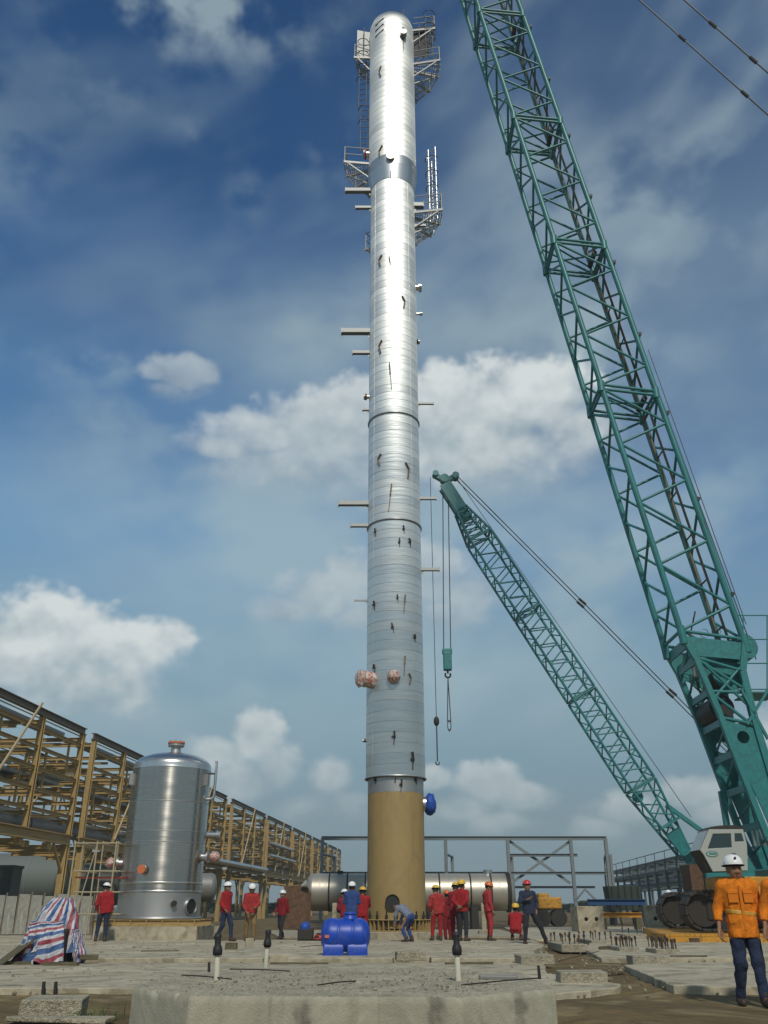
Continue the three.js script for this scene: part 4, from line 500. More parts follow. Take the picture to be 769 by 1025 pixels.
  // dark low brush far behind, one bush after another
  const bushMat = mat({ color: RGB(0.035, 0.05, 0.02), roughness: 1 }), tw = []; for (let i = 0; i < 320; i++) { const a = rnd(0, 6.3), h = Math.pow(rnd(), 0.7), r = Math.sqrt(rnd()) * (1 - 0.45 * h), q = new THREE.PlaneGeometry(0.5, 0.34).rotateX(rnd(-1.5, 1.5)).rotateY(rnd(0, 6)).translate(Math.cos(a) * r * 1.7, 0.15 + h * 1.5, Math.sin(a) * r * 1.2); tw.push(q); } const bush = mergeGeometries(tw); bushMat.side = THREE.DoubleSide;
  const spots = [[-20, 150], [24, 158], [205, 170], [232, 165], [258, 172], [284, 168], [338, 190], [440, 185], [462, 190], [525, 195], [548, 188], [566, 198], [594, 186]];
  const far = new THREE.InstancedMesh(bush, bushMat, spots.length), fq = new THREE.Object3D(); far.name = 'far_shrubs'; far.userData = { kind: 'stuff', label: 'thin dark line of shrubs along the far edge of the yard', category: 'shrubs' }; spots.forEach(([px, D], i) => { const p = at(px, 907, D); fq.position.set(p.x, 0, -D); fq.rotation.y = i * 1.3; fq.scale.set(rnd(1.8, 3), rnd(0.9, 1.5), 1.5); fq.updateMatrix(); far.setMatrixAt(i, fq.matrix); }); scene.add(far); }

// ------------------------------------------------------------------ cranes
// lattice mast between two sets of four corners, zigzag lacing on each face
function lattice(o, A, B, bays, rc, rb, m, m2 = m, chordName = 'chord') {
  const P = (i, t) => V().lerpVectors(A[i], B[i], t);
  for (let i = 0; i < 4; i++) { rod(o, chordName, A[i], B[i], rc, m); const j = (i + 1) % 4; for (let k = 0; k < bays; k++) { const t0 = k / bays, tm = (k + 0.5) / bays, t1 = (k + 1) / bays; rod(o, 'lacing', P(i, t0), P(j, tm), rb, i === 1 || i === 2 ? m2 : m); rod(o, 'lacing', P(j, tm), P(i, t1), rb, i === 1 || i === 2 ? m2 : m); } rod(o, 'end_frame', A[i], A[j], rb * 1.15, m); rod(o, 'end_frame', B[i], B[j], rb * 1.15, m); }
}
{
  // ---- big crawler crane at right: boom almost upright, leaning to the left
  const c = thing('crawler_crane', 'big teal crawler crane at right with a lattice boom rising out of the picture', 'crane'), boom = sub(c, 'boom');
  const DN = 34, WZ = 2.3, B0 = at(642.5, 511, DN), B1 = at(477, 0, DN), D0 = at(698.7, 511, DN), D1 = at(518.5, 0, DN);
  const Bp = (y) => V(lerp(B0.x, B1.x, (y - B0.y) / (B1.y - B0.y)), y, -DN), Dp = (y) => V(lerp(D0.x, D1.x, (y - D0.y) / (D1.y - D0.y)), y, -DN), far = (p) => V(p.x, p.y, p.z - WZ), q4 = (b, d) => [b, d, far(d), far(b)];
  const tilt = -0.36; // frames are square to the boom: upper chord node sits lower
  const at4 = (y) => q4(Bp(y), Dp(y + tilt));
  const cuts = [11.3, 23.2, 32, 40.8, 49.6, 58.4, 67.2]; for (let i = 0; i < cuts.length - 1; i++) lattice(boom, at4(cuts[i] + 0.12), at4(cuts[i + 1] - 0.12), i ? 3 : 4, 0.138, 0.062, M.teal, M.teal);
  cuts.slice(1, -1).forEach((y) => { at4(y).forEach((p) => { const b = rod(boom, 'joint_pin', V(p.x - 0.03, p.y - 0.28, p.z), V(p.x - 0.03, p.y + 0.28, p.z), 0.17, M.teal); }); const a = at4(y - 0.5), b = at4(y + 0.5); rod(boom, 'lacing', a[0], b[2], 0.05, M.teal); rod(boom, 'lacing', a[1], b[3], 0.05, M.teal); const w = at4(y)[2]; part(boom, 'rope_guide', new THREE.CylinderGeometry(0.13, 0.13, 1.1, 14).rotateX(Math.PI / 2), M.trackSteel, [w.x - 0.35, y - 0.2, w.z + 1.1]); });
  at4(11.3).forEach((p) => rod(boom, 'joint_pin', V(p.x + 0.05, p.y - 0.45, p.z), V(p.x - 0.02, p.y + 0.3, p.z), 0.17, M.teal));
  // boom head
  { const h = at4(67.2), tp = at4(70.6).map((p, i) => V(lerp(p.x, (at4(70.6)[0].x + at4(70.6)[1].x) / 2, 0.45), p.y, p.z)); lattice(boom, h, tp, 2, 0.12, 0.06, M.teal); for (const z of [0.4, 0.9, 1.4, 1.9]) part(boom, 'head_sheave', new THREE.TorusGeometry(0.5, 0.09, 8, 24), M.teal, [tp[0].x + 0.2, tp[0].y + 0.2, -DN - z]); }
  // pendant bars lying along the back of the boom, and walkway treads between them
  const inn = (y, u, w) => { const p = at4(y); return V().lerpVectors(p[0], p[1], u).add(V(0, 0, -WZ * w)); };
  for (const w of [0.35, 0.72]) for (let i = 0; i < 6; i++) rod(boom, 'walkway_bar', inn(cuts[i] + 0.2, 0.9, w), inn(cuts[i + 1] - 0.25, 0.9, w), 0.06, i % 2 ? M.rust : M.brownSteel); for (let y = 12.2; y < 66; y += 2.1) { rod(boom, 'walkway_tread', inn(y, 0.9, 0.35), inn(y, 0.9, 0.72), 0.035, M.trackSteel); rod(boom, 'walkway_strut', inn(y, 0.9, 0.72), inn(y + 1, 1, 0.99), 0.035, M.teal); }
  for (let y = 13; y < 66; y += 4.4) part(boom, 'rope_roller', new THREE.CylinderGeometry(0.09, 0.09, 0.5, 10).rotateX(Math.PI / 2), M.black, [Dp(y).x + 0.2, y, -DN - 0.2]);
  // boom foot section with plates
  const foot = sub(c, 'boom_foot'), pt = (px, py, f = 0) => { const p = at(px, py, DN); return f ? far(p) : p; };
  const bl = [Bp(11.2), pt(697, 660), pt(720, 714), pt(736, 756), pt(768, 838), pt(796, 884)], dl = [Dp(10.9), pt(743, 672), pt(757, 728), pt(769, 768), pt(790, 840), pt(806, 884)];
  for (const f of [0, 1]) { const F = (p) => f ? far(p) : p; for (let i = 0; i < 5; i++) { bar(foot, 'chord', F(bl[i]), F(bl[i + 1]), 0.22, 0.22, M.teal); bar(foot, 'chord', F(dl[i]), F(dl[i + 1]), 0.26, 0.26, M.teal); }
    const plate = (a, b, cc, d, holes) => { const s = new THREE.Shape([a, b, cc, d].map((p) => new THREE.Vector2(p.x, p.y))); for (const [x, y, r] of holes) { const h = new THREE.Path(); h.absarc(x, y, r, 0, Math.PI * 2, true); s.holes.push(h); } part(foot, 'side_plate', new THREE.ExtrudeGeometry(s, { depth: 0.06, bevelEnabled: false }), M.teal, [0, 0, (f ? far(bl[0]).z : -DN) - 0.03]); };
    const e0 = V().lerpVectors(bl[0], bl[1], 0.85), e1 = V().lerpVectors(dl[0], dl[1], 0.6); const m0 = pt(705, 634), m1 = pt(717, 632); plate(bl[0], dl[0], e1, e0, [[m0.x, m0.y, 0.18], [m1.x, m1.y, 0.18]]);
    const hh = pt(744, 738); plate(V().lerpVectors(bl[2], bl[3], 0.15), V().lerpVectors(dl[2], dl[3], 0.05), dl[5], bl[5], [[hh.x, hh.y, 0.24]]);
    for (const [i, u, j, w] of [[0, 0.9, 0, 0.98], [0, 0.95, 1, 0.35], [1, 0.6, 1, 0.38], [1, 0.62, 2, 0.02], [2, 0.1, 1, 0.95]]) rod(foot, 'lacing', F(V().lerpVectors(bl[i], bl[i + 1], u)), F(V().lerpVectors(dl[j], dl[j + 1], w)), 0.07, M.teal);
    rod(foot, 'lacing', F(pt(695, 655)), F(pt(752, 709)), 0.06, M.teal); rod(foot, 'lacing', F(pt(714, 700)), F(pt(741, 668)), 0.06, M.teal); }
  // belly cross plates with round holes
  for (const [i, u] of [[0, 0.3], [0, 0.95], [1, 0.6], [2, 0.2], [2, 0.95], [3, 0.4], [3, 0.85]]) { const p = V().lerpVectors(bl[i], bl[i + 1], u), q = V().lerpVectors(bl[i], bl[i + 1], Math.min(1, u + 0.16)); bar(foot, 'belly_plate', V(p.x, p.y, -DN), V(p.x, p.y, -DN - WZ), 0.07, i ? 0.26 : 0.42, M.teal, V(0, 1, 0)); rod(foot, 'lacing', V(q.x, q.y, -DN), far(V(p.x + 0.4, p.y - 0.9, -DN)), 0.05, M.teal); }
  for (let i = 1; i < 4; i++) { const a = bl[i], d = dl[i]; bar(foot, 'inner_frame', far(a), far(d), 0.5, 0.1, M.teal, V(0, 0, 1)); bar(foot, 'upper_plate', d, far(d), 0.9, 0.08, M.teal, V(1, 0, 0)); }
  { const p = pt(733, 672); part(foot, 'hoist_drum', new THREE.CylinderGeometry(0.42, 0.42, 1.5, 22).rotateX(Math.PI / 2), M.black, [p.x, p.y, -DN - 1.15]); for (const z of [0.35, 1.95]) part(foot, 'drum_flange', new THREE.CylinderGeometry(0.68, 0.68, 0.08, 26).rotateX(Math.PI / 2), M.teal, [p.x, p.y, -DN - z]); const q = pt(726, 706); part(foot, 'hoist_drum', new THREE.CylinderGeometry(0.5, 0.5, 1.6, 22).rotateX(Math.PI / 2), M.black, [q.x, q.y, -DN - 1.15]); const r = pt(750, 640); part(foot, 'winch_housing', new THREE.CylinderGeometry(0.55, 0.55, 0.7, 24).rotateX(Math.PI / 2), M.teal, [r.x, r.y - 0.15, -DN - 0.9]);
    const w = pt(709, 668); part(foot, 'control_box', new RoundedBoxGeometry(0.42, 0.5, 0.3, 2, 0.03), M.cabWhite, [w.x - 0.2, w.y, -DN - 0.5]);
    for (const [a, b] of [[[696, 612], [690, 640]], [[700, 640], [705, 690]], [[692, 665], [703, 700]], [[712, 690], [706, 722]]]) rod(foot, 'hydraulic_hose', at(a[0], a[1], DN + 1), at(b[0], b[1], DN + 1.3), 0.035, M.rust); }
  // catwalk with rails on the boom back
  { const g = sub(c, 'catwalk'), p = (px, py) => at(px, py, DN - 0.1), e = (px, py) => at(px, py, DN + 1.4); part(g, 'grating', UB, M.teal, [p(758, 690).x + 0.3, p(758, 690).y - 0.1, -DN - 0.7]).scale.set(1.3, 0.05, 1.5); for (const [x, a, b] of [[744, 616, 690], [768, 616, 694]]) rod(g, 'stanchion', p(x, a), p(x, b), 0.028, M.teal); for (const y of [616, 640, 664, 690]) { rod(g, 'rail', p(738, y), p(792, y), 0.026, M.teal); rod(g, 'rail', e(742, y), e(792, y), 0.022, M.teal); } for (const [a, b] of [[[742, 690], [769, 740]], [[769, 690], [748, 725]]]) bar(g, 'bracket', p(...a), p(...b), 0.1, 0.1, M.teal); }
  // ropes
  const ropes = sub(c, 'boom_ropes'); rod(ropes, 'hoist_rope', at(653, 375, DN + 0.6), at(757, 660, DN + 0.6), 0.026, M.wire); rod(ropes, 'hoist_rope', at(649, 350, DN + 1.2), at(747, 625, DN + 1.2), 0.02, M.wire); rod(ropes, 'hoist_rope', at4(66)[1].add(V(0.15, 0, -0.6)), at(653, 375, DN + 0.6), 0.024, M.wire);
  // mast and pendants
  const tip = at4(70)[1], mast = sub(c, 'mast'), pend = sub(c, 'pendants'); const pl1 = [at(640, 0, 35.9), at(769, 115, 35.9)], pl2 = [at(685, 0, 33.6), at(769, 73, 33.6)];
  for (const l of [pl1, pl2]) { const d = V().subVectors(l[1], l[0]).normalize(), s = l[0].clone().addScaledVector(d, -(70.3 - l[0].y) / -d.y), e = l[1].clone().addScaledVector(d, (l[1].y - 34) / -d.y); rod(pend, 'pendant_rope', s, e, 0.05, M.wire); for (const k of [0.35, 0.83, -0.4]) { const m = V().lerpVectors(l[0], l[1], k); rod(pend, 'rope_socket', m.clone().addScaledVector(d, -0.28), m.clone().addScaledVector(d, 0.28), 0.1, M.trackSteel); } bar(mast, 'mast_leg', V(18.2, 3.2, e.z), e, 0.4, 0.4, M.teal); l.end = e; }
  for (let k = 1; k < 5; k++) rod(mast, 'mast_strut', V().lerpVectors(V(18.2, 3.2, -35.9), pl1.end, k / 4.2), V().lerpVectors(V(18.2, 3.2, -33.6), pl2.end, k / 4.2), 0.09, M.teal);
  // upper works
  const house = sub(c, 'machine_house'); part(house, 'deck', boxUV(8.6, 0.45, 3.4), M.trackSteel, [17.0, 1.75, -35.1]); part(house, 'engine_housing', new RoundedBoxGeometry(5.2, 1.7, 3.2, 3, 0.1), M.teal, [18.6, 2.85, -35.2]); part(house, 'front_housing', new RoundedBoxGeometry(2.2, 0.75, 1.5, 3, 0.06), M.teal, [14.6, 2.0, -33.2]); part(house, 'lower_skirt', new RoundedBoxGeometry(2.6, 0.66, 1.3, 2, 0.06), M.craneYellow, [12.95, 1.78, -33.3]); part(house, 'counterweight', new RoundedBoxGeometry(1.6, 2.2, 3.6, 3, 0.1), M.teal, [22, 2.4, -35.1]); for (const z of [-34.1, -36.2]) part(house, 'foot_bracket', new THREE.CylinderGeometry(0.35, 0.5, 0.5, 16).rotateX(Math.PI / 2), M.teal, [bl[5].x + 0.15, bl[5].y, z]);
  { const p = at(757, 832, 34.5); for (let i = 0; i < 3; i++) part(house, 'winch_panel', UB, M.pipeSilver, [p.x - 0.1 + i * 0.2, p.y - 0.25, p.z]).scale.set(0.12, 0.55, 0.1); bar(house, 'gantry_post', at(727, 822, 35.6), at(722, 792, 35.6), 0.2, 0.2, M.teal); bar(house, 'gantry_post', V(at(727, 822, 35.6).x, 1.9, -35.6), at(727, 822, 35.6), 0.2, 0.2, M.teal); }
  // cab: side outline extruded, glass set into a frame
  { const cab = sub(c, 'cab'); cab.scale.setScalar(0.88); cab.position.set(12.9 * 0.12 + 0.2, 2.1 * 0.12, -33 * 0.12); const D = 32.3, k = 4.66, q = (zx, zy) => at(640 + zx / k, 740 + zy / k, D); const out = [[268, 392], [222, 500], [238, 520], [288, 612], [470, 606], [466, 470], [446, 392]].map(([x, y]) => q(x, y)), s = new THREE.Shape(out.map((p) => new THREE.Vector2(p.x, p.y)));
    const win = [[286, 412], [384, 410], [390, 488], [258, 494]].map(([x, y]) => q(x, y)), rear = [[400, 410], [440, 410], [454, 456], [402, 458]].map(([x, y]) => q(x, y)); for (const w of [win, rear]) s.holes.push(new THREE.Path(w.map((p) => new THREE.Vector2(p.x, p.y))));
    for (const z of [0, -1.25]) part(cab, 'side_panel', new THREE.ExtrudeGeometry(s, { depth: 0.06, bevelEnabled: true, bevelSize: 0.015, bevelThickness: 0.015, bevelSegments: 2 }), M.cabWhite, [0, 0, -D + z]);
    const span = (a, b, name, m, t = 0.05) => { const d = V().subVectors(b, a), g = boxUV(d.length(), t, 1.2); part(cab, name, g, m, [(a.x + b.x) / 2, (a.y + b.y) / 2, -D - 0.6], [0, 0, Math.atan2(d.y, d.x)]); }; span(out[0], out[1], 'windscreen', M.darkGlass); span(out[1], out[3], 'front_panel', M.trackSteel); span(out[3], out[4], 'floor', M.trackSteel); span(out[5], out[4], 'rear_panel', M.cabWhite); span(out[6], out[5], 'rear_panel', M.cabWhite);
    const rf = new THREE.Shape(); [[262, 394], [282, 376], [330, 370], [410, 368], [450, 384], [452, 394]].forEach(([x, y], i) => { const p = q(x, y); i ? rf.lineTo(p.x, p.y) : rf.moveTo(p.x, p.y); }); rf.closePath(); part(cab, 'roof', new THREE.ExtrudeGeometry(rf, { depth: 1.34, bevelEnabled: false }), M.trackSteel, [0, 0, -D - 1.27]);
    for (const w of [win, rear]) part(cab, 'side_window', new THREE.ExtrudeGeometry(new THREE.Shape(w.map((p) => new THREE.Vector2(p.x, p.y))), { depth: 0.02, bevelEnabled: false }), M.darkGlass, [0, 0, -D + 0.02]);
    const e = q(282, 521); const lg = part(cab, 'maker_badge', new THREE.CylinderGeometry(1, 1, 0.02, 28).rotateX(Math.PI / 2), M.teal, [e.x, e.y, -D + 0.075]); lg.scale.set(0.25, 0.115, 1); const lg2 = part(cab, 'maker_badge', new THREE.CylinderGeometry(1, 1, 0.02, 28).rotateX(Math.PI / 2), M.cabWhite, [e.x, e.y, -D + 0.09]); lg2.scale.set(0.21, 0.085, 1); const lg3 = part(cab, 'maker_badge', UB, M.teal, [e.x + 0.02, e.y + 0.01, -D + 0.1]); lg3.scale.set(0.3, 0.07, 0.012);
    part(cab, 'door_handle', UB, M.black, [q(395, 520).x, q(395, 520).y, -D + 0.1]).scale.set(0.16, 0.03, 0.04); const rr = q(470, 380); bar(cab, 'hand_rail', q(240, 560), q(262, 605), 0.03, 0.03, M.black); }
  // undercarriage, turned a little
  const un = sub(c, 'undercarriage'); un.position.set(15.2, 0.34, -35.6); un.rotation.y = -0.1; part(un, 'car_body', new RoundedBoxGeometry(4, 0.8, 4.6, 2, 0.1), M.trackSteel, [0, 0.85, 0]); part(un, 'slew_ring', new THREE.CylinderGeometry(1.3, 1.4, 0.35, 32), M.trackSteel, [0, 1.25, 0]);
  const shoe = boxUV(0.3, 0.09, 1.05, 0.02); for (const z of [2.3, -2.3]) { const R = 0.62, Lx = 3.7; part(un, 'track_frame', new RoundedBoxGeometry(7.2, 0.7, 0.6, 2, 0.1), M.trackSteel, [0, 0.68, z]); for (const x of [-Lx, Lx]) part(un, 'idler', new THREE.CylinderGeometry(0.52, 0.52, 0.5, 22).rotateX(Math.PI / 2), M.trackSteel, [x, 0.68, z]); for (let i = 0; i < 9; i++) part(un, 'roller', new THREE.CylinderGeometry(0.17, 0.17, 0.62, 14).rotateX(Math.PI / 2), M.black, [-3 + i * 0.75, 0.24, z]);
    const P = 4 * Lx + 2 * Math.PI * R, n = 58; for (let i = 0; i < n; i++) { let d = i / n * P, x, y, a; if (d < 2 * Lx) { x = -Lx + d; y = 0.68 + R; a = 0; } else if ((d -= 2 * Lx) < Math.PI * R) { a = -d / R; x = Lx + R * Math.sin(-a); y = 0.68 + R * Math.cos(a); } else if ((d -= Math.PI * R) < 2 * Lx) { x = Lx - d; y = 0.68 - R; a = Math.PI; } else { d -= 2 * Lx; a = Math.PI - d / R; x = -Lx - R * Math.sin(d / R); y = 0.68 - R * Math.cos(d / R); } part(un, 'track_shoe', shoe, M.trackSteel, [x, y, z], [0, 0, a]); } }
}
// yellow steel mats under the crane
{ const f = V(9.35, 0, -31.75); for (let k = 0; k < 3; k++) { const o = thing('crane_mat', ['yellow steel crane mat under the near track, end towards the viewer', 'yellow steel crane mat behind the nearest mat, under the big crane', 'farthest yellow steel crane mat under the big crane'][k], 'mat', [f.x + k * 0.72, 0, f.z - k * 3.1], -0.1, 'yellow crane mats'); part(o, 'plate', boxUV(11, 0.06, 3.0), M.craneYellow, [5.5, 0.29, -1.5]); for (const z of [-0.06, -1.5, -2.94]) part(o, 'side_beam', boxUV(10.98, 0.26, 0.1), M.craneYellow, [5.5, 0.128, z]); for (const x of [0.05, 10.95]) part(o, 'end_beam', boxUV(0.08, 0.26, 2.7), M.craneYellow, [x, 0.128, -1.5]); for (let i = 0; i < 6; i++) part(o, 'lifting_pocket', boxUV(0.34, 0.14, 0.02), M.rust, [0.9 + i * 1.8, 0.14, 0.005]); } }
{
  // ---- smaller crane behind
  const c = thing('crawler_crane', 'smaller teal crane behind, its slender lattice boom slanting up left beside the column', 'crane'), boom = sub(c, 'boom'), D = 52, WZ = 1.5;
  const T = at(449, 492, D), F = at(690, 862, D), ax = V().subVectors(T, F).normalize(), nrm = V(-ax.y, ax.x, 0), L = F.distanceTo(T);   // nrm points down-left (belly)
  const sec = (s, h, w) => { const p = F.clone().addScaledVector(ax, s); return [[1, 1], [-1, 1], [-1, -1], [1, -1]].map(([a, b]) => V(p.x + nrm.x * a * h / 2, p.y + nrm.y * a * h / 2, p.z + b * w / 2)); };
  const parts = [[0.4, 0.5, 0.8, 4.6, 1.55, 1.5, 3], [4.7, 1.55, 1.5, 10.6, 1.55, 1.5, 5], [10.7, 1.55, 1.5, 16.6, 1.55, 1.5, 5], [16.7, 1.55, 1.5, 22.4, 1.55, 1.5, 5], [22.5, 1.55, 1.5, L - 1.6, 0.75, 0.9, 5]]; for (const [s0, h0, w0, s1, h1, w1, n] of parts) lattice(boom, sec(s0, h0, w0), sec(s1, h1, w1), n, 0.08, 0.04, M.teal, M.teal);
  { const p = F.clone().addScaledVector(ax, 2.0), hd = F.clone().addScaledVector(ax, L - 0.5); bar(boom, 'head_plate', F.clone().addScaledVector(ax, L - 1.9).add(V(0, 0, 0.4)), F.clone().addScaledVector(ax, L + 0.5).add(V(0, 0, 0.4)), 0.8, 0.08, M.teal); bar(boom, 'head_plate', F.clone().addScaledVector(ax, L - 1.9).add(V(0, 0, -0.4)), F.clone().addScaledVector(ax, L + 0.5).add(V(0, 0, -0.4)), 0.8, 0.08, M.teal); bar(boom, 'head_web', F.clone().addScaledVector(ax, L - 2.4), F.clone().addScaledVector(ax, L + 0.4), 0.72, 0.7, M.teal);
    for (const [px, py, r] of [[436, 475, 0.2], [445, 480, 0.3], [456, 477, 0.24]]) part(boom, 'head_sheave', new THREE.CylinderGeometry(r, r, 0.6, 20).rotateX(Math.PI / 2), M.teal, at(px, py, D).toArray()); bar(boom, 'jib_arm', at(434, 475, D), at(446, 482, D), 0.3, 0.4, M.teal); bar(boom, 'jib_arm', at(446, 482, D), at(457, 476, D), 0.3, 0.4, M.teal);
    for (const s of [0.5, 2.2]) { const q = sec(s, 0.7 + s * 0.3, 1.1); bar(boom, 'foot_plate', q[0], q[1], 0.08, 1.1, M.teal, V(0, 0, 1)); } bar(boom, 'foot_plate', F.clone().add(V(0, 0, 0.4)), F.clone().addScaledVector(ax, 1.8).add(V(0, 0, 0.55)), 0.7, 0.06, M.teal); part(boom, 'hose_reel', new THREE.CylinderGeometry(0.3, 0.3, 0.3, 16).rotateX(Math.PI / 2), M.teal, F.clone().addScaledVector(ax, 4.2).addScaledVector(nrm, 0.5).toArray()); }
  const rig = sub(c, 'boom_stays'); const a0 = at(457, 478, D), a1 = at(682, 704, D + 1); for (const z of [-0.3, 0.3]) { const e = V().lerpVectors(a0, a1, 1.55); rod(rig, 'pendant_rope', V(a0.x, a0.y, a0.z + z), V(e.x, e.y, e.z + z), 0.035, M.wire); const m = V().lerpVectors(a0, a1, 0.58); rod(rig, 'rope_socket', V(m.x - 0.2, m.y + 0.2, m.z + z), V(m.x + 0.2, m.y - 0.2, m.z + z), 0.09, M.trackSteel); rod(rig, 'rope_socket', V().lerpVectors(a0, a1, 0.96).add(V(-0.2, 0.2, z)), V().lerpVectors(a0, a1, 0.96).add(V(0.2, -0.2, z)), 0.09, M.trackSteel); bar(rig, 'gantry_leg', V(21.5, 2.6, -D + z * 2), V(e.x, e.y, e.z + z), 0.25, 0.25, M.teal); }
  rod(rig, 'hoist_rope', at(457, 478, D), at(692, 818, D), 0.02, M.wire); bar(rig, 'boom_stop', at(667, 806, D - 0.5), at(722, 846, D - 0.5), 0.22, 0.22, M.teal); bar(rig, 'boom_stop', at(667, 806, D + 0.5), at(722, 846, D + 0.5), 0.22, 0.22, M.teal);
  const ho = sub(c, 'machine_house'); part(ho, 'engine_housing', new RoundedBoxGeometry(5.5, 1.9, 2.8, 3, 0.1), M.teal, [20.3, 2.7, -D - 0.2]); part(ho, 'deck', boxUV(7, 0.4, 3), M.trackSteel, [19.8, 1.55, -D - 0.2]); part(ho, 'front_bracket', boxUV(1.2, 1.4, 1.6), M.rust, [F.x + 0.3, F.y - 0.9, -D]); for (const z of [1.9, -2.1]) { part(ho, 'track', new RoundedBoxGeometry(6.6, 1.1, 0.8, 4, 0.5), M.trackSteel, [20, 0.6, -D + z]); }
  const hk = thing('crane_hook', 'teal hook block hanging on two ropes from the smaller crane beside the column', 'hook block'); const hb = at(448, 662, D); for (const dx of [-0.22, 0.22]) { const tp = at(446 + dx * 12, 482, D); rod(hk, 'hoist_rope', V(hb.x + dx, hb.y + 0.4, hb.z), V(tp.x, tp.y, tp.z), 0.032, M.wire); }
  part(hk, 'block', new RoundedBoxGeometry(0.52, 1.15, 0.4, 3, 0.08), M.teal, [hb.x, hb.y, hb.z]); part(hk, 'block_cap', new RoundedBoxGeometry(0.62, 0.35, 0.3, 3, 0.08), M.teal, [hb.x, hb.y + 0.62, hb.z]); part(hk, 'hook', new THREE.TorusGeometry(0.16, 0.055, 8, 18, 4.6), M.trackSteel, [hb.x, hb.y - 0.85, hb.z], [0, 0, 2.4]); rod(hk, 'hook_shank', V(hb.x, hb.y - 0.5, hb.z), V(hb.x, hb.y - 0.75, hb.z), 0.06, M.trackSteel);
  const e = at(450, 731, D); for (const dx of [-0.1, 0.1]) rod(hk, 'sling', V(hb.x, hb.y - 0.95, hb.z), V(e.x + dx, e.y + 0.5, e.z), 0.03, M.wire); part(hk, 'sling_eye', new THREE.TorusGeometry(0.13, 0.03, 6, 16).scale(0.8, 2.2, 1), M.wire, [e.x, e.y + 0.28, e.z]);
  const bk = thing('whip_line_hook', 'thin single line with a small ball hook left of the hook block', 'hook'); const b0 = at(435, 478, D), b1 = at(437, 722, D), b2 = at(437, 762, D); rod(bk, 'rope', V(b1.x, b0.y, b1.z), b1, 0.022, M.wire); part(bk, 'ball', new THREE.SphereGeometry(0.17, 16, 12).scale(1, 1.7, 1), M.trackSteel, b1.toArray()); rod(bk, 'rope_tail', b1, V(b1.x, b2.y, b1.z), 0.04, M.wire); part(bk, 'hook', new THREE.TorusGeometry(0.1, 0.035, 6, 14, 4.4), M.trackSteel, [b1.x, b2.y - 0.1, b1.z], [0, 0, 2.4]);
}

// ------------------------------------------------------------------ blue plastic tank and striped tarpaulin
{
  const p = atY(345, 957, 0.14), o = thing('plastic_tank', 'bright blue plastic tank lying on its moulded feet in mid picture', 'tank', [p.x, 0.14, p.z - 0.25], 0.06), R = 0.35, L = 0.8, cy = 0.42;
  const pts = [[0.001, -L / 2 - 0.17], [0.16, -L / 2 - 0.155], [0.27, -L / 2 - 0.1], [0.33, -L / 2 - 0.03], [R, -L / 2 + 0.05], [R, -0.2], [R - 0.018, -0.18], [R - 0.018, -0.14], [R, -0.12], [R, 0.12], [R - 0.018, 0.14], [R - 0.018, 0.18], [R, 0.2], [R, L / 2 - 0.05], [0.33, L / 2 + 0.03], [0.27, L / 2 + 0.1], [0.16, L / 2 + 0.155], [0.001, L / 2 + 0.17]];
  part(o, 'body', lathe2(pts, 48).rotateZ(Math.PI / 2), M.blueTank, [0, cy, 0]);
  for (const x of [-0.27, 0.27]) { const s = new THREE.Shape(); s.moveTo(-0.3, 0); s.lineTo(0.3, 0); s.quadraticCurveTo(0.31, 0.2, 0.25, 0.24); s.lineTo(-0.25, 0.24); s.quadraticCurveTo(-0.31, 0.2, -0.3, 0); part(o, 'foot', new THREE.ExtrudeGeometry(s, { depth: 0.4, bevelEnabled: true, bevelSize: 0.02, bevelThickness: 0.03, bevelSegments: 3 }).rotateY(Math.PI / 2), M.blueTank, [x - 0.2, 0.005, 0]); }
  part(o, 'neck', lathe2([[0.17, 0], [0.16, 0.06], [0.13, 0.08], [0.13, 0.11], [0.15, 0.11], [0.15, 0.15], [0.001, 0.16]], 28), M.blueTank, [0.1, cy + R - 0.03, 0]); part(o, 'outlet', new THREE.CylinderGeometry(0.05, 0.05, 0.1, 16).rotateZ(Math.PI / 2), M.redPaint, [-L / 2 - 0.15, cy - 0.05, 0.12]); part(o, 'sticker', boxUV(0.1, 0.06, 0.004), M.orangeCap, [-0.42, cy - 0.02, 0.352]);
}
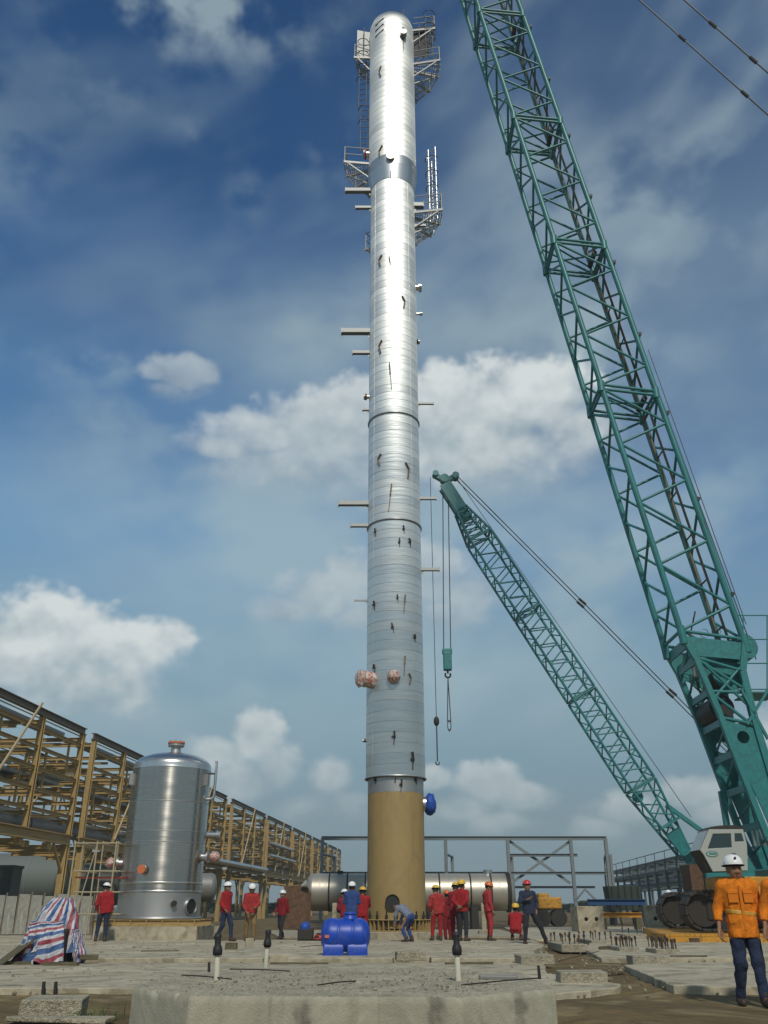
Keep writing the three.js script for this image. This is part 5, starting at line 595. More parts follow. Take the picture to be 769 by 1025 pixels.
{
  const p = atY(45, 967, 0.06), o = thing('tarpaulin_cover', 'red white and blue striped tarpaulin draped over a machine on the slab', 'tarpaulin', [p.x + 0.02, 0.06, p.z - 0.65]);
  o.scale.set(0.86, 0.94, 0.95); o.position.x -= 0.12;
  const stripes = (ang, f) => TX(512, (u, v) => { const s = ((u * Math.cos(ang) + v * Math.sin(ang)) * f + N(u * 3, v * 3, 1) * 0.06 + 10) % 1, k = 1 + tile(u, v, 16) * 0.35, w = (grain(u, v, 128) - 0.5) * 0.08; const c = s < 0.26 ? [0.3, 0.06, 0.085] : s < 0.46 ? [0.5, 0.5, 0.54] : s < 0.76 ? [0.06, 0.12, 0.28] : [0.5, 0.5, 0.54]; return c.map((x) => x * (k + w)); }, true, 1);
  const sheet = (prof, a0, a1, s, m, bot) => { const pos = [], uv = [], idx = [], NU = 170, NV = 96; for (let j = 0; j <= NV; j++) for (let i = 0; i <= NU; i++) { const u = i / NU, v = j / NV, a = lerp(a0, a1, u), fold = 0.06 * Math.sin(a * 9 + s + v * 2 + 2 * N(a * 2, v * 3, s)) * v + 0.035 * Math.abs(N(a * 3 + v * 5, v * 6, s)) + 0.08 * N(Math.cos(a) * 2.2 + s, Math.sin(a) * 2.2, v * 2.4) * (0.3 + v) + 0.04 * N(Math.cos(a) * 5, Math.sin(a) * 5 + s, v * 5) + 0.02 * (0.5 - Math.abs(N(Math.cos(a) * 9, Math.sin(a) * 9 + s, v * 9))), [r, y, ox, oz] = prof(v, a), yy = Math.max(0.005 + 0.01 * (1 + Math.sin(a * 20)), y - (v > 0.93 ? 0.05 * Math.sin(a * 7) : 0) + fold * 0.25); pos.push(ox + Math.sin(a) * (r + fold), yy, oz + Math.cos(a) * (r * 0.72 + fold)); uv.push(u, v); } for (let j = 0; j < NV; j++) for (let i = 0; i < NU; i++) { const q = j * (NU + 1) + i; idx.push(q, q + NU + 1, q + 1, q + 1, q + NU + 1, q + NU + 2); } const g = new THREE.BufferGeometry(); g.setAttribute('position', new THREE.Float32BufferAttribute(pos, 3)); g.setAttribute('uv', new THREE.Float32BufferAttribute(uv, 2)); g.setIndex(idx); g.computeVertexNormals(); return g; };
  const mA = mat({ map: stripes(0.1, 8), roughness: 0.55, side: THREE.DoubleSide }), mB = mat({ map: stripes(Math.PI / 2 - 0.3, 3.6), roughness: 0.55, side: THREE.DoubleSide });
  // back sheet peaks at the right, falls to the left; front sheet hangs lower with an opening towards the right
  part(o, 'upper_sheet', sheet((v, a) => [0.16 + 0.5 * Math.pow(v, 0.8) * (1 + 0.28 * Math.max(0, -Math.sin(a))), 1.34 - 0.12 * v - 0.95 * Math.pow(v, 1.5) - 0.3 * v * Math.max(0, -Math.sin(a)), 0.03 - 0.18 * v, -0.1], 0.5, 0.5 + Math.PI * 2, 2, mA), mA);
  part(o, 'front_sheet', sheet((v, a) => [0.46 + 0.2 * v, 0.86 - 0.12 * v - 0.72 * v * v, -0.1 + 0.05 * v, 0.02], -1.9, 0.75, 7, mB), mB);
  part(o, 'side_sheet', sheet((v, a) => [0.5 + 0.2 * v, 0.7 - 0.65 * v, 0.05, 0], 0.95, 2.6, 4, mA), mA);
  part(o, 'machine', new RoundedBoxGeometry(0.85, 0.7, 0.6, 3, 0.05), M.black, [-0.05, 0.36, -0.05]); part(o, 'machine_cowl', new RoundedBoxGeometry(0.35, 0.55, 0.4, 3, 0.05), M.trackSteel, [0.06, 0.95, -0.1]);
  const bd = part(scene, 'plywood_board', boxUV(0.95, 0.025, 0.75), M.woodOld, [o.position.x - 0.72, 0.3, o.position.z + 0.2], [0.25, 0.2, 0.62]); mark(bd, 'olive plywood board leaning against the left of the striped tarpaulin', 'board');
  const b2 = part(scene, 'plank', boxUV(1.5, 0.06, 0.3), M.woodOld, [o.position.x - 1.05, 0.095, o.position.z + 0.3], [0, 0.06, 0.01]); mark(b2, 'weathered plank flat on the slab left of the striped tarpaulin', 'plank'); const b3 = part(scene, 'plank', boxUV(0.7, 0.07, 0.14), M.woodOld, [o.position.x + 0.45, 0.1, o.position.z + 0.72], [0, -0.06, 0]); mark(b3, 'short plank at the right foot of the striped tarpaulin', 'plank');
  // grass tuft in the earth at bottom left
  const g = atY(98, 1021, 0), bl = []; for (let i = 0; i < 46; i++) { const q = new THREE.PlaneGeometry(0.016, 0.22, 1, 4), pp = q.attributes.position; for (let k = 0; k < pp.count; k++) { const t = (pp.getY(k) + 0.11) / 0.22; pp.setXYZ(k, pp.getX(k) * (1 - t * 0.9), t * 0.19, t * t * 0.12); } bl.push(q.rotateY(rnd(0, 6.3)).translate(rnd(-0.28, 0.28), 0, rnd(-0.12, 0.12)).scale(1, rnd(0.5, 1.1), 1)); } const gr = mergeGeometries(bl); gr.computeVertexNormals(); mark(part(scene, 'grass_tuft', gr, M.leaf, [g.x, -0.02, g.z]), 'small green grass tuft in the earth at bottom left', 'grass');
}

// ------------------------------------------------------------------ people
// mesh of a distance field by surface nets
function fieldMesh(f, lo, hi, cell) {
  const nx = Math.ceil((hi[0] - lo[0]) / cell) + 1, ny = Math.ceil((hi[1] - lo[1]) / cell) + 1, nz = Math.ceil((hi[2] - lo[2]) / cell) + 1, d = new Float32Array(nx * ny * nz), id = new Int32Array(nx * ny * nz).fill(-1), pos = [], idx = [];
  for (let k = 0, o = 0; k < nz; k++) for (let j = 0; j < ny; j++) for (let i = 0; i < nx; i++, o++) d[o] = f(lo[0] + i * cell, lo[1] + j * cell, lo[2] + k * cell);
  const sx = 1, sy = nx, sz = nx * ny, off = [0, sx, sy, sx + sy, sz, sx + sz, sy + sz, sx + sy + sz], E = [[0, 1], [2, 3], [4, 5], [6, 7], [0, 2], [1, 3], [4, 6], [5, 7], [0, 4], [1, 5], [2, 6], [3, 7]];
  for (let k = 0; k < nz - 1; k++) for (let j = 0; j < ny - 1; j++) for (let i = 0; i < nx - 1; i++) { const o = i + j * sy + k * sz; let m = 0; for (let c = 0; c < 8; c++) if (d[o + off[c]] < 0) m |= 1 << c; if (m === 0 || m === 255) continue; let x = 0, y = 0, z = 0, n = 0; for (const [a, b] of E) { const da = d[o + off[a]], db = d[o + off[b]]; if ((da < 0) === (db < 0)) continue; const t = da / (da - db); x += (a & 1) + t * ((b & 1) - (a & 1)); y += ((a >> 1) & 1) + t * (((b >> 1) & 1) - ((a >> 1) & 1)); z += (a >> 2) + t * ((b >> 2) - (a >> 2)); n++; } id[o] = pos.length / 3; pos.push(lo[0] + (i + x / n) * cell, lo[1] + (j + y / n) * cell, lo[2] + (k + z / n) * cell); }
  for (let k = 1; k < nz - 1; k++) for (let j = 1; j < ny - 1; j++) for (let i = 1; i < nx - 1; i++) { const o = i + j * sy + k * sz; for (const [s, a, b] of [[sx, sy, sz], [sy, sz, sx], [sz, sx, sy]]) { const p = d[o] < 0, q = d[o + s] < 0; if (p === q) continue; const v = [id[o], id[o - a], id[o - a - b], id[o - b]]; if (v.some((t) => t < 0)) continue; p ? idx.push(v[0], v[1], v[2], v[0], v[2], v[3]) : idx.push(v[0], v[2], v[1], v[0], v[3], v[2]); } }
  const g = new THREE.BufferGeometry(); g.setAttribute('position', new THREE.Float32BufferAttribute(pos, 3)); const uv = []; for (let i = 0; i < pos.length; i += 3) uv.push(pos[i] + pos[i + 2] * 0.7, pos[i + 1]); g.setAttribute('uv', new THREE.Float32BufferAttribute(uv, 2)); g.setIndex(idx); g.computeVertexNormals(); return g;
}
const smin = (a, b, k) => { const h = Math.max(k - Math.abs(a - b), 0) / k; return Math.min(a, b) - h * h * k * 0.25; };
// bones: [ax, ay, az, ra, bx, by, bz, rb]
function boneField(bones, k = 0.04) {
  const B = bones.map(([a, ra, b, rb]) => { const dx = b[0] - a[0], dy = b[1] - a[1], dz = b[2] - a[2]; return [a[0], a[1], a[2], ra, dx, dy, dz, rb, 1 / Math.max(1e-9, dx * dx + dy * dy + dz * dz)]; });
  return (x, y, z) => { let d = 9; for (const [ax, ay, az, ra, dx, dy, dz, rb, il] of B) { const px = x - ax, py = y - ay, pz = z - az, t = Math.max(0, Math.min(1, (px * dx + py * dy + pz * dz) * il)), qx = px - dx * t, qy = py - dy * t, qz = pz - dz * t, e = Math.sqrt(qx * qx + qy * qy + qz * qz) - (ra + (rb - ra) * t); d = d > 8 ? e : smin(d, e, k); } return d; };
}
const bounds = (bones, m = 0.05) => { const lo = [9, 9, 9], hi = [-9, -9, -9]; for (const [a, ra, b, rb] of bones) for (let i = 0; i < 3; i++) { lo[i] = Math.min(lo[i], a[i] - ra - m, b[i] - rb - m); hi[i] = Math.max(hi[i], a[i] + ra + m, b[i] + rb + m); } return [lo, hi]; };
// a hand: palm down -y, thumb towards +x side, fingers curled a little to +z; wrist at the origin
const handGeo = {}; const hand = (cell) => handGeo[cell] ??= (() => { const b = [[[-0.018, -0.02, 0], 0.02, [-0.024, -0.085, 0.004], 0.017], [[0.012, -0.02, 0], 0.02, [0.022, -0.085, 0.004], 0.018], [[0, 0.03, 0], 0.024, [0, -0.03, 0], 0.026], [[0, -0.04, 0], 0.02, [0, -0.085, 0.003], 0.019]]; [[-0.033, 0.058, 0.0075], [-0.011, 0.072, 0.0085], [0.011, 0.077, 0.009], [0.032, 0.07, 0.0085]].forEach(([x, l, r], i) => { const s = x * 1.12; b.push([[x, -0.09, 0.004], r * 1.1, [s, -0.09 - l * 0.45, 0.014 + i * 0.001], r], [[s, -0.09 - l * 0.45, 0.014], r, [s, -0.09 - l * 0.78, 0.034], r * 0.95], [[s, -0.09 - l * 0.78, 0.034], r * 0.95, [s, -0.09 - l * 0.95, 0.056], r * 0.85]); }); b.push([[0.028, -0.025, 0.008], 0.014, [0.05, -0.06, 0.025], 0.011], [[0.05, -0.06, 0.025], 0.011, [0.05, -0.098, 0.036], 0.009]); return fieldMesh(boneField(b, 0.006), ...bounds(b, 0.012), cell); })();
const headGeo = {}; const head = (cell) => headGeo[cell] ??= (() => { const b = [[[0, 0.03, -0.012], 0.092, [0, 0.02, 0.008], 0.088], [[0, -0.03, 0.02], 0.068, [0, -0.075, 0.05], 0.04], [[-0.03, -0.05, 0.03], 0.045, [0.03, -0.05, 0.03], 0.045], [[0, 0.015, 0.092], 0.011, [0, -0.022, 0.112], 0.014], [[-0.016, -0.026, 0.096], 0.011, [0.016, -0.026, 0.096], 0.011], [[-0.038, 0.03, 0.08], 0.014, [0.038, 0.03, 0.08], 0.014], [[0, -0.062, 0.088], 0.013, [0, -0.064, 0.088], 0.013], [[-0.088, 0.012, 0], 0.014, [-0.092, -0.028, 0.004], 0.012], [[0.088, 0.012, 0], 0.014, [0.092, -0.028, 0.004], 0.012], [[-0.04, -0.01, 0.06], 0.03, [-0.04, -0.03, 0.055], 0.028], [[0.04, -0.01, 0.06], 0.03, [0.04, -0.03, 0.055], 0.028], [[0, -0.08, -0.02], 0.055, [0, -0.13, -0.03], 0.055]]; return fieldMesh(boneField(b, 0.02), ...bounds(b, 0.02), cell); })();
const helmetGeo = (() => { const dome = lathe2([[0.131, 0.0], [0.133, 0.012], [0.128, 0.05], [0.114, 0.088], [0.086, 0.118], [0.05, 0.134], [0.001, 0.139]], 32).scale(0.93, 1, 1.08), under = lathe2([[0.131, 0], [0.1, 0.005], [0.001, 0.03]], 24).scale(0.93, 1, 1.08); const s = new THREE.Shape(); s.absellipse(0, 0.012, 0.135, 0.165, 0, Math.PI * 2); const brim = new THREE.ExtrudeGeometry(s, { depth: 0.006, bevelEnabled: true, bevelSize: 0.004, bevelThickness: 0.003, bevelSegments: 2, curveSegments: 24 }).rotateX(Math.PI / 2).translate(0, 0.006, 0).scale(1, 1, -1); brim.index && 0; const ridge = new THREE.TorusGeometry(0.13, 0.012, 6, 24, Math.PI).rotateY(Math.PI / 2).scale(1, 1.02, 1.03); const all = [dome, under, brim, ridge].map((g) => { const q = g.index ? g.toNonIndexed() : g; q.deleteAttribute('uv'); return q; }); const m = mergeGeometries(all); return m; })();
const STAND = { pelvis: [0, 0.93, 0], chest: [0, 1.27, 0], neck: [0, 1.43, -0.01], head: [0, 1.56, 0.015], sL: [0.175, 1.38, 0], sR: [-0.175, 1.38, 0], eL: [0.23, 1.11, -0.03], eR: [-0.23, 1.11, -0.03], wL: [0.235, 0.87, 0.05], wR: [-0.235, 0.87, 0.05], hL: [0.09, 0.9, 0], hR: [-0.09, 0.9, 0], kL: [0.105, 0.49, 0.03], kR: [-0.105, 0.49, 0.03], aL: [0.11, 0.085, -0.01], aR: [-0.11, 0.085, -0.01], fL: 0.2, fR: -0.2 };
const bodyCache = {};
const add3 = (a, b, t = 1) => [a[0] + b[0] * t, a[1] + b[1] * t, a[2] + b[2] * t], sub3 = (a, b) => [a[0] - b[0], a[1] - b[1], a[2] - b[2]], len3 = (a) => Math.hypot(...a), mul3 = (a, t) => [a[0] * t, a[1] * t, a[2] * t], mid3 = (a, b, t) => [lerp(a[0], b[0], t), lerp(a[1], b[1], t), lerp(a[2], b[2], t)];
function figure(key, over, cell, sleeve = 0.92, hem = -0.1) {
  if (bodyCache[key]) return bodyCache[key];
  const J = { ...STAND, ...over }, up = (() => { const d = sub3(J.neck, J.pelvis); return mul3(d, 1 / len3(d)); })(), side = (() => { const d = sub3(J.sL, J.sR); return mul3(d, 1 / len3(d)); })(), at_ = (p, u, s) => add3(add3(p, up, u), side, s);
  const toe = (a, yaw) => [a[0] + Math.sin(yaw) * 0.15, Math.max(0.04, a[1] - 0.045), a[2] + Math.cos(yaw) * 0.15];
  const torso = (e) => [[at_(J.chest, 0.06, 0.09), 0.105 + e, at_(J.pelvis, 0.06, 0.07), 0.098 + e], [at_(J.chest, 0.06, -0.09), 0.105 + e, at_(J.pelvis, 0.06, -0.07), 0.098 + e], [at_(J.chest, 0.1, 0), 0.1 + e, J.pelvis, 0.11 + e], [J.sL, 0.068 + e, at_(J.chest, 0.06, 0.05), 0.1 + e], [J.sR, 0.068 + e, at_(J.chest, 0.06, -0.05), 0.1 + e]];
  const arm = (e, cut) => ['L', 'R'].flatMap((s) => { const sh = J['s' + s], el = J['e' + s], wr = J['w' + s]; return [[sh, 0.06 + e, el, 0.046 + e], [el, 0.044 + e, mid3(el, wr, cut), lerp(0.044, 0.03, cut) + e]]; });
  const legs = (e) => ['L', 'R'].flatMap((s) => [[J['h' + s], 0.094 + e, J['k' + s], 0.064 + e], [J['k' + s], 0.06 + e, J['a' + s], 0.042 + e]]);
  const feet = (e) => ['L', 'R'].flatMap((s) => { const a = J['a' + s], t = toe(a, J['f' + s]); return [[add3(a, [0, 0.07, 0]), 0.05 + e, add3(a, [0, -0.02, -0.015]), 0.05 + e], [add3(a, [0, -0.035, -0.03]), 0.042 + e, t, 0.038 + e]]; });
  // skin: one continuous figure under the clothes, with finer head and hands
  const skinB = [...torso(-0.02), ...arm(-0.004, 1), ...legs(-0.014), ...feet(-0.012), [J.neck, 0.05, mid3(J.neck, J.head, 0.6), 0.05]]; const skin = [fieldMesh(boneField(skinB), ...bounds(skinB), Math.max(cell, 0.016))];
  const hd = head(Math.max(0.005, cell * 0.5)).clone(), hm = new THREE.Matrix4().makeRotationFromEuler(new THREE.Euler(...(J.headRot ?? [0, 0, 0]), 'YXZ')).setPosition(...J.head); hd.applyMatrix4(hm); skin.push(hd);
  for (const s of ['L', 'R']) { const h = hand(Math.max(0.0045, cell * 0.4)).clone(), dir = V(...sub3(J['w' + s], J['e' + s])).normalize(), q = new THREE.Quaternion().setFromUnitVectors(V(0, -1, 0), dir), sp = s === 'L' ? -1 : 1; const m = new THREE.Matrix4().makeRotationFromQuaternion(q).multiply(new THREE.Matrix4().makeRotationY(sp * 0.9 + (s === 'L' ? 0 : 0))); if (s === 'L') { h.scale(-1, 1, 1); const ix = h.index.array; for (let i = 0; i < ix.length; i += 3) { const t = ix[i]; ix[i] = ix[i + 1]; ix[i + 1] = t; } h.computeVertexNormals(); } m.setPosition(...J['w' + s]); h.applyMatrix4(m); skin.push(h); }
  const big = cell < 0.015 ? 1.7 : 1, wr = (x, y, z) => big * 0.008 * N(x * 14, y * 9, z * 14) + 0.006 * Math.sin((y + N(x * 6, y * 4, z * 6) * 0.12) * 60) * Math.max(0, N(x * 5, y * 5, z * 5 + 4));
  const jb = [...torso(0.012), ...arm(0.016, sleeve)], jf0 = boneField(torso(0.012)), af = ['L', 'R'].map((s, i) => boneField(arm(0.016, 1).slice(2 * i, 2 * i + 2), 0.02)), nb = boneField([[J.neck, 0.062, mid3(J.neck, J.head, 0.16), 0.066]]), hemP = at_(J.pelvis, hem, 0), hips = boneField([[at_(J.pelvis, 0.0, 0.06), 0.125, at_(J.pelvis, -0.12, 0.06), 0.13], [at_(J.pelvis, 0.0, -0.06), 0.125, at_(J.pelvis, -0.12, -0.06), 0.13]]), cuts = ['L', 'R'].map((s) => { const e = J['e' + s], d = sub3(J['w' + s], e), l = len3(d); return [e, mul3(d, 1 / l), l * sleeve]; });
  const jf = (x, y, z) => { const w = wr(x, y, z); let d = smin(smin(jf0(x, y, z), hips(x, y, z), 0.04), nb(x, y, z), 0.03) + w; d = Math.max(d, -((x - hemP[0]) * up[0] + (y - hemP[1]) * up[1] + (z - hemP[2]) * up[2])); for (let i = 0; i < 2; i++) { const [e, u, l] = cuts[i], t = (x - e[0]) * u[0] + (y - e[1]) * u[1] + (z - e[2]) * u[2]; d = smin(d, Math.max(af[i](x, y, z) + w * 0.8, t - l), 0.025); } return d; };
  const jbb = bounds([...jb, [hemP, 0.2, J.neck, 0.1]], 0.05); const jacket = fieldMesh(jf, ...jbb, cell);
  const tb = legs(0.013), tf0 = boneField([...tb, [at_(J.pelvis, 0.02, 0.05), 0.108, J.hL, 0.108], [at_(J.pelvis, 0.02, -0.05), 0.108, J.hR, 0.108]], 0.03), tc = ['L', 'R'].map((s) => { const d = sub3(J['a' + s], J['k' + s]), l = len3(d); return [J['k' + s], mul3(d, 1 / l), l * 0.97]; }); const tf = (x, y, z) => { let d = tf0(x, y, z) + wr(x + 3, y, z) * 1.1; const ab = (x - hemP[0]) * up[0] + (y - hemP[1]) * up[1] + (z - hemP[2]) * up[2]; if (ab > 0) d = Math.max(d, jf(x, y, z) + 0.012); for (const [e, u, l] of tc) { const q = [x - e[0], y - e[1], z - e[2]], t = q[0] * u[0] + q[1] * u[1] + q[2] * u[2]; if (t > l && len3([q[0] - u[0] * t, q[1] - u[1] * t, q[2] - u[2] * t]) < 0.12) d = Math.max(d, t - l); } return d; }; const trousers = fieldMesh(tf, ...bounds([...tb, [J.pelvis, 0.16, J.pelvis, 0.16]], 0.06), cell);
  const fb = feet(0.004), ff = boneField(fb, 0.025), boots = fieldMesh((x, y, z) => Math.max(ff(x, y, z), 0.001 - y - (over?.noGround ? 9 : 0)), ...bounds(fb, 0.03), Math.max(0.009, cell * 0.7));
  return bodyCache[key] = { jf, skin: mergeGeometries(skin), jacket, trousers, boots, hm, J, up, side };
}
function person(label, x, z, y, turn, fig, top, low, hat, extra = {}) {
  const f = figure(...fig), o = thing('person', label, 'person', [x, y, z], turn); part(o, 'body', f.skin, extra.skin ?? M.skin); part(o, 'jacket', f.jacket, top); part(o, 'trousers', f.trousers, low); part(o, 'boots', f.boots, M.boot);
  const hg = new THREE.Group(); hg.name = 'headgear'; hg.applyMatrix4(f.hm); o.add(hg); if (hat) { part(hg, 'helmet', helmetGeo, hat, [0, 0.055, -0.004], [-0.06, 0, 0]); }
  part(hg, 'hair', new THREE.SphereGeometry(0.099, 20, 12, 0, Math.PI * 2, 0, hat ? 1.75 : 1.5).scale(0.95, 1.02, 1.02), M.hair, [0, 0.02, -0.022], [-0.35, 0, 0]);
  if (extra.face) { for (const s of [-1, 1]) { part(hg, 'eye', new THREE.SphereGeometry(0.011, 10, 8).scale(1.3, 0.7, 0.6), M.eye, [s * 0.033, 0.008, 0.09]); part(hg, 'eyebrow', new THREE.BoxGeometry(0.04, 0.007, 0.01), M.hair, [s * 0.035, 0.03, 0.095], [0, 0, -s * 0.08]); } part(hg, 'mouth', new THREE.SphereGeometry(0.02, 12, 6).scale(1.2, 0.28, 0.4), M.lip, [0, -0.057, 0.098]); }
  if (extra.scale) o.scale.setScalar(extra.scale); return o;
}
const C = 0.022, px2x = (px, D) => at(px, 915, D).x, Y2 = 0.14;
const figs = {
  stand: ['stand', {}, C], hips: ['hips', { eL: [0.33, 1.16, -0.1], wL: [0.17, 0.98, 0.05], eR: [-0.33, 1.16, -0.1], wR: [-0.17, 0.98, 0.05] }, C], back: ['back', { eL: [0.25, 1.14, -0.12], wL: [0.06, 1.0, -0.16], eR: [-0.25, 1.14, -0.12], wR: [-0.06, 0.98, -0.17] }, C],
  walk: ['walk', { kL: [0.1, 0.5, 0.16], aL: [0.1, 0.1, 0.2], kR: [-0.1, 0.47, -0.02], aR: [-0.1, 0.13, -0.24], wL: [0.25, 0.9, -0.08], wR: [-0.25, 0.92, 0.16] }, C], folded: ['folded', { eL: [0.24, 1.13, 0.06], wL: [-0.02, 1.17, 0.2], eR: [-0.24, 1.13, 0.06], wR: [0.06, 1.12, 0.22] }, C],
  wide: ['wide', { pelvis: [0, 0.88, 0], hL: [0.1, 0.85, 0], hR: [-0.1, 0.85, 0], chest: [-0.02, 1.22, 0], neck: [-0.03, 1.38, 0], head: [-0.03, 1.51, 0.02], sL: [0.15, 1.33, 0], sR: [-0.2, 1.33, 0], kL: [0.3, 0.47, 0.04], aL: [0.46, 0.085, 0], kR: [-0.15, 0.46, 0.03], aR: [-0.18, 0.085, 0], fL: 0.8, eL: [0.28, 1.1, -0.08], wL: [0.22, 0.88, 0], eR: [-0.3, 1.12, 0.06], wR: [-0.12, 1.17, 0.2] }, C],
  reach: ['reach', { eL: [0.22, 1.16, 0.16], wL: [0.12, 1.1, 0.38], eR: [-0.22, 1.16, 0.16], wR: [-0.1, 1.08, 0.38], headRot: [0.25, 0, 0], head: [0, 1.55, 0.04] }, C],
  bend: ['bend', { pelvis: [0, 0.78, -0.1], chest: [0, 0.98, 0.16], neck: [0, 1.04, 0.33], head: [0, 1.05, 0.46], headRot: [0.9, 0, 0], sL: [0.17, 1.02, 0.27], sR: [-0.17, 1.02, 0.27], eL: [0.2, 0.78, 0.36], wL: [0.12, 0.55, 0.42], eR: [-0.2, 0.78, 0.36], wR: [-0.12, 0.56, 0.42], hL: [0.1, 0.74, -0.1], hR: [-0.1, 0.74, -0.1], kL: [0.16, 0.44, 0.12], kR: [-0.16, 0.44, 0.12], aL: [0.15, 0.085, -0.06], aR: [-0.15, 0.085, -0.06] }, C, 0.92, -0.04],
  crouch: ['crouch', { pelvis: [0, 0.34, -0.14], chest: [0, 0.64, 0.0], neck: [0, 0.8, 0.06], head: [0, 0.93, 0.1], sL: [0.17, 0.75, 0.03], sR: [-0.17, 0.75, 0.03], eL: [0.24, 0.5, 0.2], wL: [0.1, 0.45, 0.4], eR: [-0.24, 0.5, 0.2], wR: [-0.1, 0.45, 0.4], hL: [0.1, 0.32, -0.12], hR: [-0.1, 0.32, -0.12], kL: [0.18, 0.52, 0.26], kR: [-0.18, 0.52, 0.26], aL: [0.14, 0.085, 0.0], aR: [-0.14, 0.085, 0.0] }, C, 0.92, -0.06],
};
figs.point = ['point', { eL: [0.3, 1.3, 0.14], wL: [0.3, 1.42, 0.36], kR: [-0.12, 0.49, 0.06], pelvis: [0.02, 0.92, 0], headRot: [-0.2, 0.3, 0], wR: [-0.2, 0.9, 0.08] }, C];
figs.slouch = ['slouch', { pelvis: [-0.04, 0.92, 0], chest: [0.01, 1.25, -0.01], neck: [0.02, 1.41, 0.01], head: [0.02, 1.53, 0.05], headRot: [0.3, -0.3, 0], sL: [0.185, 1.33, 0], sR: [-0.15, 1.37, 0], kL: [0.13, 0.5, 0.09], aL: [0.16, 0.085, 0.06], eL: [0.25, 1.08, 0], wL: [0.21, 0.88, 0.12] }, C];
figs.carry = ['carry', { chest: [0, 1.24, 0.05], neck: [0, 1.4, 0.09], head: [0, 1.52, 0.13], headRot: [0.35, 0, 0], sL: [0.17, 1.34, 0.08], sR: [-0.17, 1.34, 0.08], eL: [0.24, 1.08, 0.1], wL: [0.12, 0.98, 0.32], eR: [-0.24, 1.06, 0.08], wR: [-0.14, 0.86, 0.26], kL: [0.12, 0.49, 0.1], aL: [0.12, 0.085, 0.1] }, C];
M.clothRedFaded = cloth(0.34, 0.03, 0.03, 0.4); M.clothMaroon = cloth(0.2, 0.012, 0.022, 0.35);
const P = Math.PI;
person('worker in red jacket and dark trousers alone left of the vessel', px2x(104, 30.2), -30.2, Y2, P + 0.2, figs.slouch, M.clothRed, M.clothNavy, M.helmetWhite);
person('worker in red jacket and blue jeans just right of the vessel', px2x(226, 30.5), -30.5, Y2, 1.1, figs.walk, M.clothRed, M.jeans, M.helmetWhite);
person('worker in red jacket and khaki trousers facing the camera right of the vessel', px2x(251, 31), -31, Y2, 0.15, figs.carry, M.clothRedFaded, M.khaki, M.helmetWhite);
person('worker in red and black farther back by the rusty plates', px2x(282.5, 37), -37, 0, -0.5, figs.walk, M.clothRedDark, M.clothBlack, M.helmetWhite);
person('worker in blue overalls and white helmet behind the blue tank', px2x(352, 30.2), -30.2, Y2, P - 0.1, figs.folded, M.clothBlue, M.clothBlue, M.helmetWhite);
person('worker in red with white helmet half hidden left of the blue worker', px2x(346, 32.6), -32.6, 0.0, P + 0.4, figs.carry, M.clothMaroon, M.clothRed, M.helmetWhite);
person('worker in red with yellow helmet half hidden right of the blue worker', px2x(363, 32), -32, 0.0, P, figs.reach, M.clothRed, M.clothRed, M.helmetYellow, { scale: 1.02 });
person('bareheaded worker in grey-blue stooping in front of the column foot', px2x(408, 30), -30, Y2, P + 0.9, figs.bend, M.clothGrey, M.clothBlue, null, { scale: 0.95 });
person('worker in red overalls with yellow helmet nearest the column foot', px2x(437.5, 31), -31, Y2, P + 0.15, figs.slouch, M.clothRedFaded, M.clothRed, M.helmetYellow, { scale: 0.97 });
person('worker in red seen between the two yellow helmeted men right of the column', px2x(448, 33.5), -33.5, 0.0, P + 0.6, figs.folded, M.clothRedDark, M.clothRedDark, M.helmetOrange, { scale: 0.97 });
person('worker in red overalls with yellow helmet, third from the column foot', px2x(456, 31.4), -31.4, Y2, P - 0.3, figs.carry, M.clothMaroon, M.clothMaroon, M.helmetYellow, { scale: 1.03 });
person('worker in red jacket and black trousers, rightmost of the tight group', px2x(463, 30.6), -30.6, Y2, P - 0.6, figs.back, M.clothRed, M.clothBlack, M.helmetYellow, { scale: 1.04 });
person('worker in red overalls and orange helmet standing alone before the drum', px2x(489, 31), -31, Y2, P / 2 + 0.3, figs.slouch, M.clothRedFaded, M.clothRedFaded, M.helmetOrange, { scale: 1.03 });
person('worker in red crouching with yellow helmet left of the dark-clad worker', px2x(516, 31), -31, Y2, P - 0.3, figs.crouch, M.clothRed, M.clothRed, M.helmetYellow);
person('worker in black with red helmet standing legs apart on the slab', px2x(530, 28.4), -28.4, Y2, 0.25, figs.wide, M.clothNavy, M.clothBlack, M.helmetRed, { scale: 1.03 });
person('worker in grey standing in front of the big crane track', px2x(672, 40), -40, 0.05, -0.5, figs.stand, M.clothGrey, M.greyPants, M.helmetWhite);
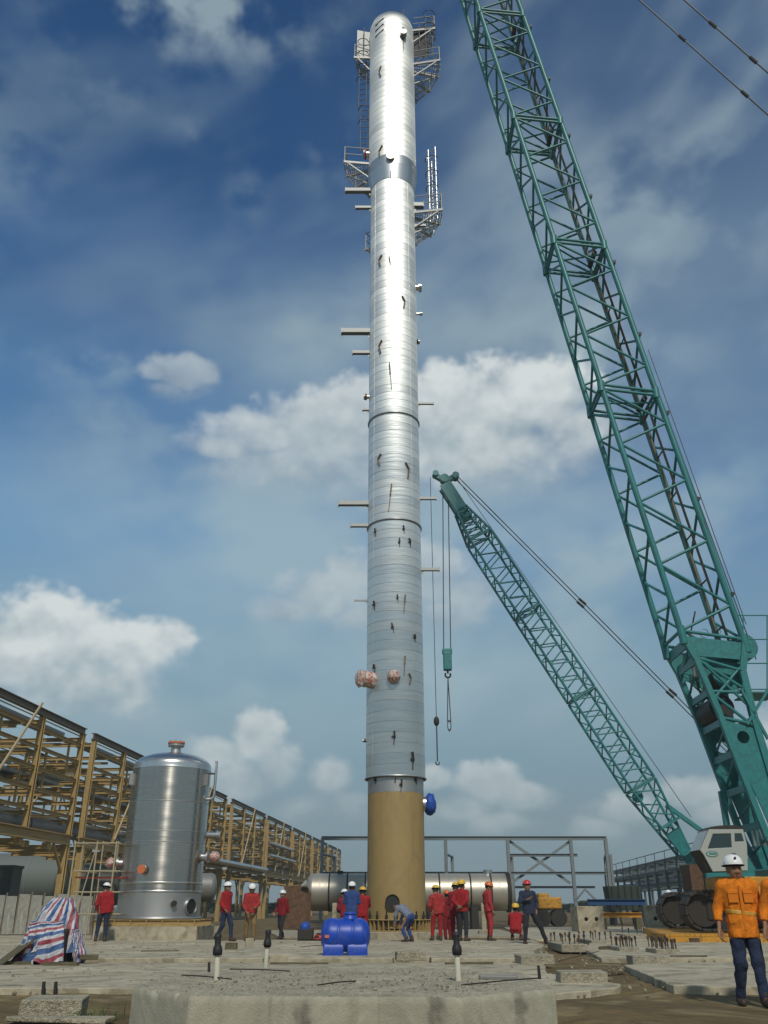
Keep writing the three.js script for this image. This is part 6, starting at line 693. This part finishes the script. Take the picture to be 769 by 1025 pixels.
// the two men in orange close by
const orangePose = { headRot: [0.02, 0.12, 0], eR: [-0.265, 1.12, -0.05], wR: [-0.3, 0.88, 0.04], eL: [0.25, 1.11, -0.03], wL: [0.27, 0.89, 0.1], kL: [0.1, 0.5, 0.06], aL: [0.11, 0.1, 0.08], kR: [-0.1, 0.48, 0.02], aR: [-0.12, 0.1, -0.14], fR: -0.1, fL: 0.12 };
function orangeMan(label, px, D, turn, key, pose) {
  const o = person(label, at(px, 950, D).x, -D, groundY(at(px, 950, D).x, -D) - 0.012, turn, [key, pose, 0.0105, 0.66, -0.16], M.clothOrange, M.jeans, M.helmetWhite, { face: true, scale: 1.035 });
  const jf = bodyCache[key].jf; part(o, 'reflective_band', fieldMesh((x, y, z) => Math.max(jf(x, y, z) - 0.004, Math.abs(y - 1.06 + 0.015 * Math.sin(x * 9)) - 0.026, Math.abs(x) - 0.21), [-0.24, 1.0, -0.2], [0.24, 1.12, 0.2], 0.009), M.reflective);
  for (const s of [-1, 1]) { part(o, 'chest_pocket', new RoundedBoxGeometry(0.12, 0.13, 0.016, 2, 0.007), M.trimOrange, [s * 0.092, 1.24, 0.122], [-0.06, s * 0.16, 0]); part(o, 'pocket_flap', new RoundedBoxGeometry(0.125, 0.04, 0.018, 2, 0.006), M.trimOrange, [s * 0.093, 1.3, 0.124], [-0.1, s * 0.16, 0]); const c = part(o, 'collar', new RoundedBoxGeometry(0.1, 0.055, 0.014, 2, 0.006), M.trimOrange, [s * 0.05, 1.435, 0.07], [-0.7, s * 0.55, -s * 0.45]); }
  part(o, 'button_placket', new RoundedBoxGeometry(0.035, 0.52, 0.012, 2, 0.005), M.trimOrange, [0, 1.12, 0.132], [0.02, 0, 0]);
  for (let k = 0; k < 5; k++) part(o, 'button', new THREE.CylinderGeometry(0.006, 0.006, 0.004, 10).rotateX(P / 2), M.reflective, [0, 0.92 + k * 0.1, 0.1395]);
  part(o, 'helmet_emblem', new THREE.CylinderGeometry(0.016, 0.016, 0.006, 16).rotateX(P / 2), M.clothNavy, [0, 1.705, 0.15], [-0.45, 0, 0]); return o;
}
orangeMan('man in orange jacket, jeans and white helmet walking at right', 747, 12.55, -0.1, 'orange', orangePose);
orangeMan('man in orange jacket cut off by the right picture edge', 795, 12.3, -0.25, 'orange2', { ...orangePose, kL: [0.1, 0.5, 0.02], aL: [0.11, 0.1, -0.1], kR: [-0.1, 0.5, 0.08], aR: [-0.12, 0.1, 0.08] });

renderer.render(scene, camera);
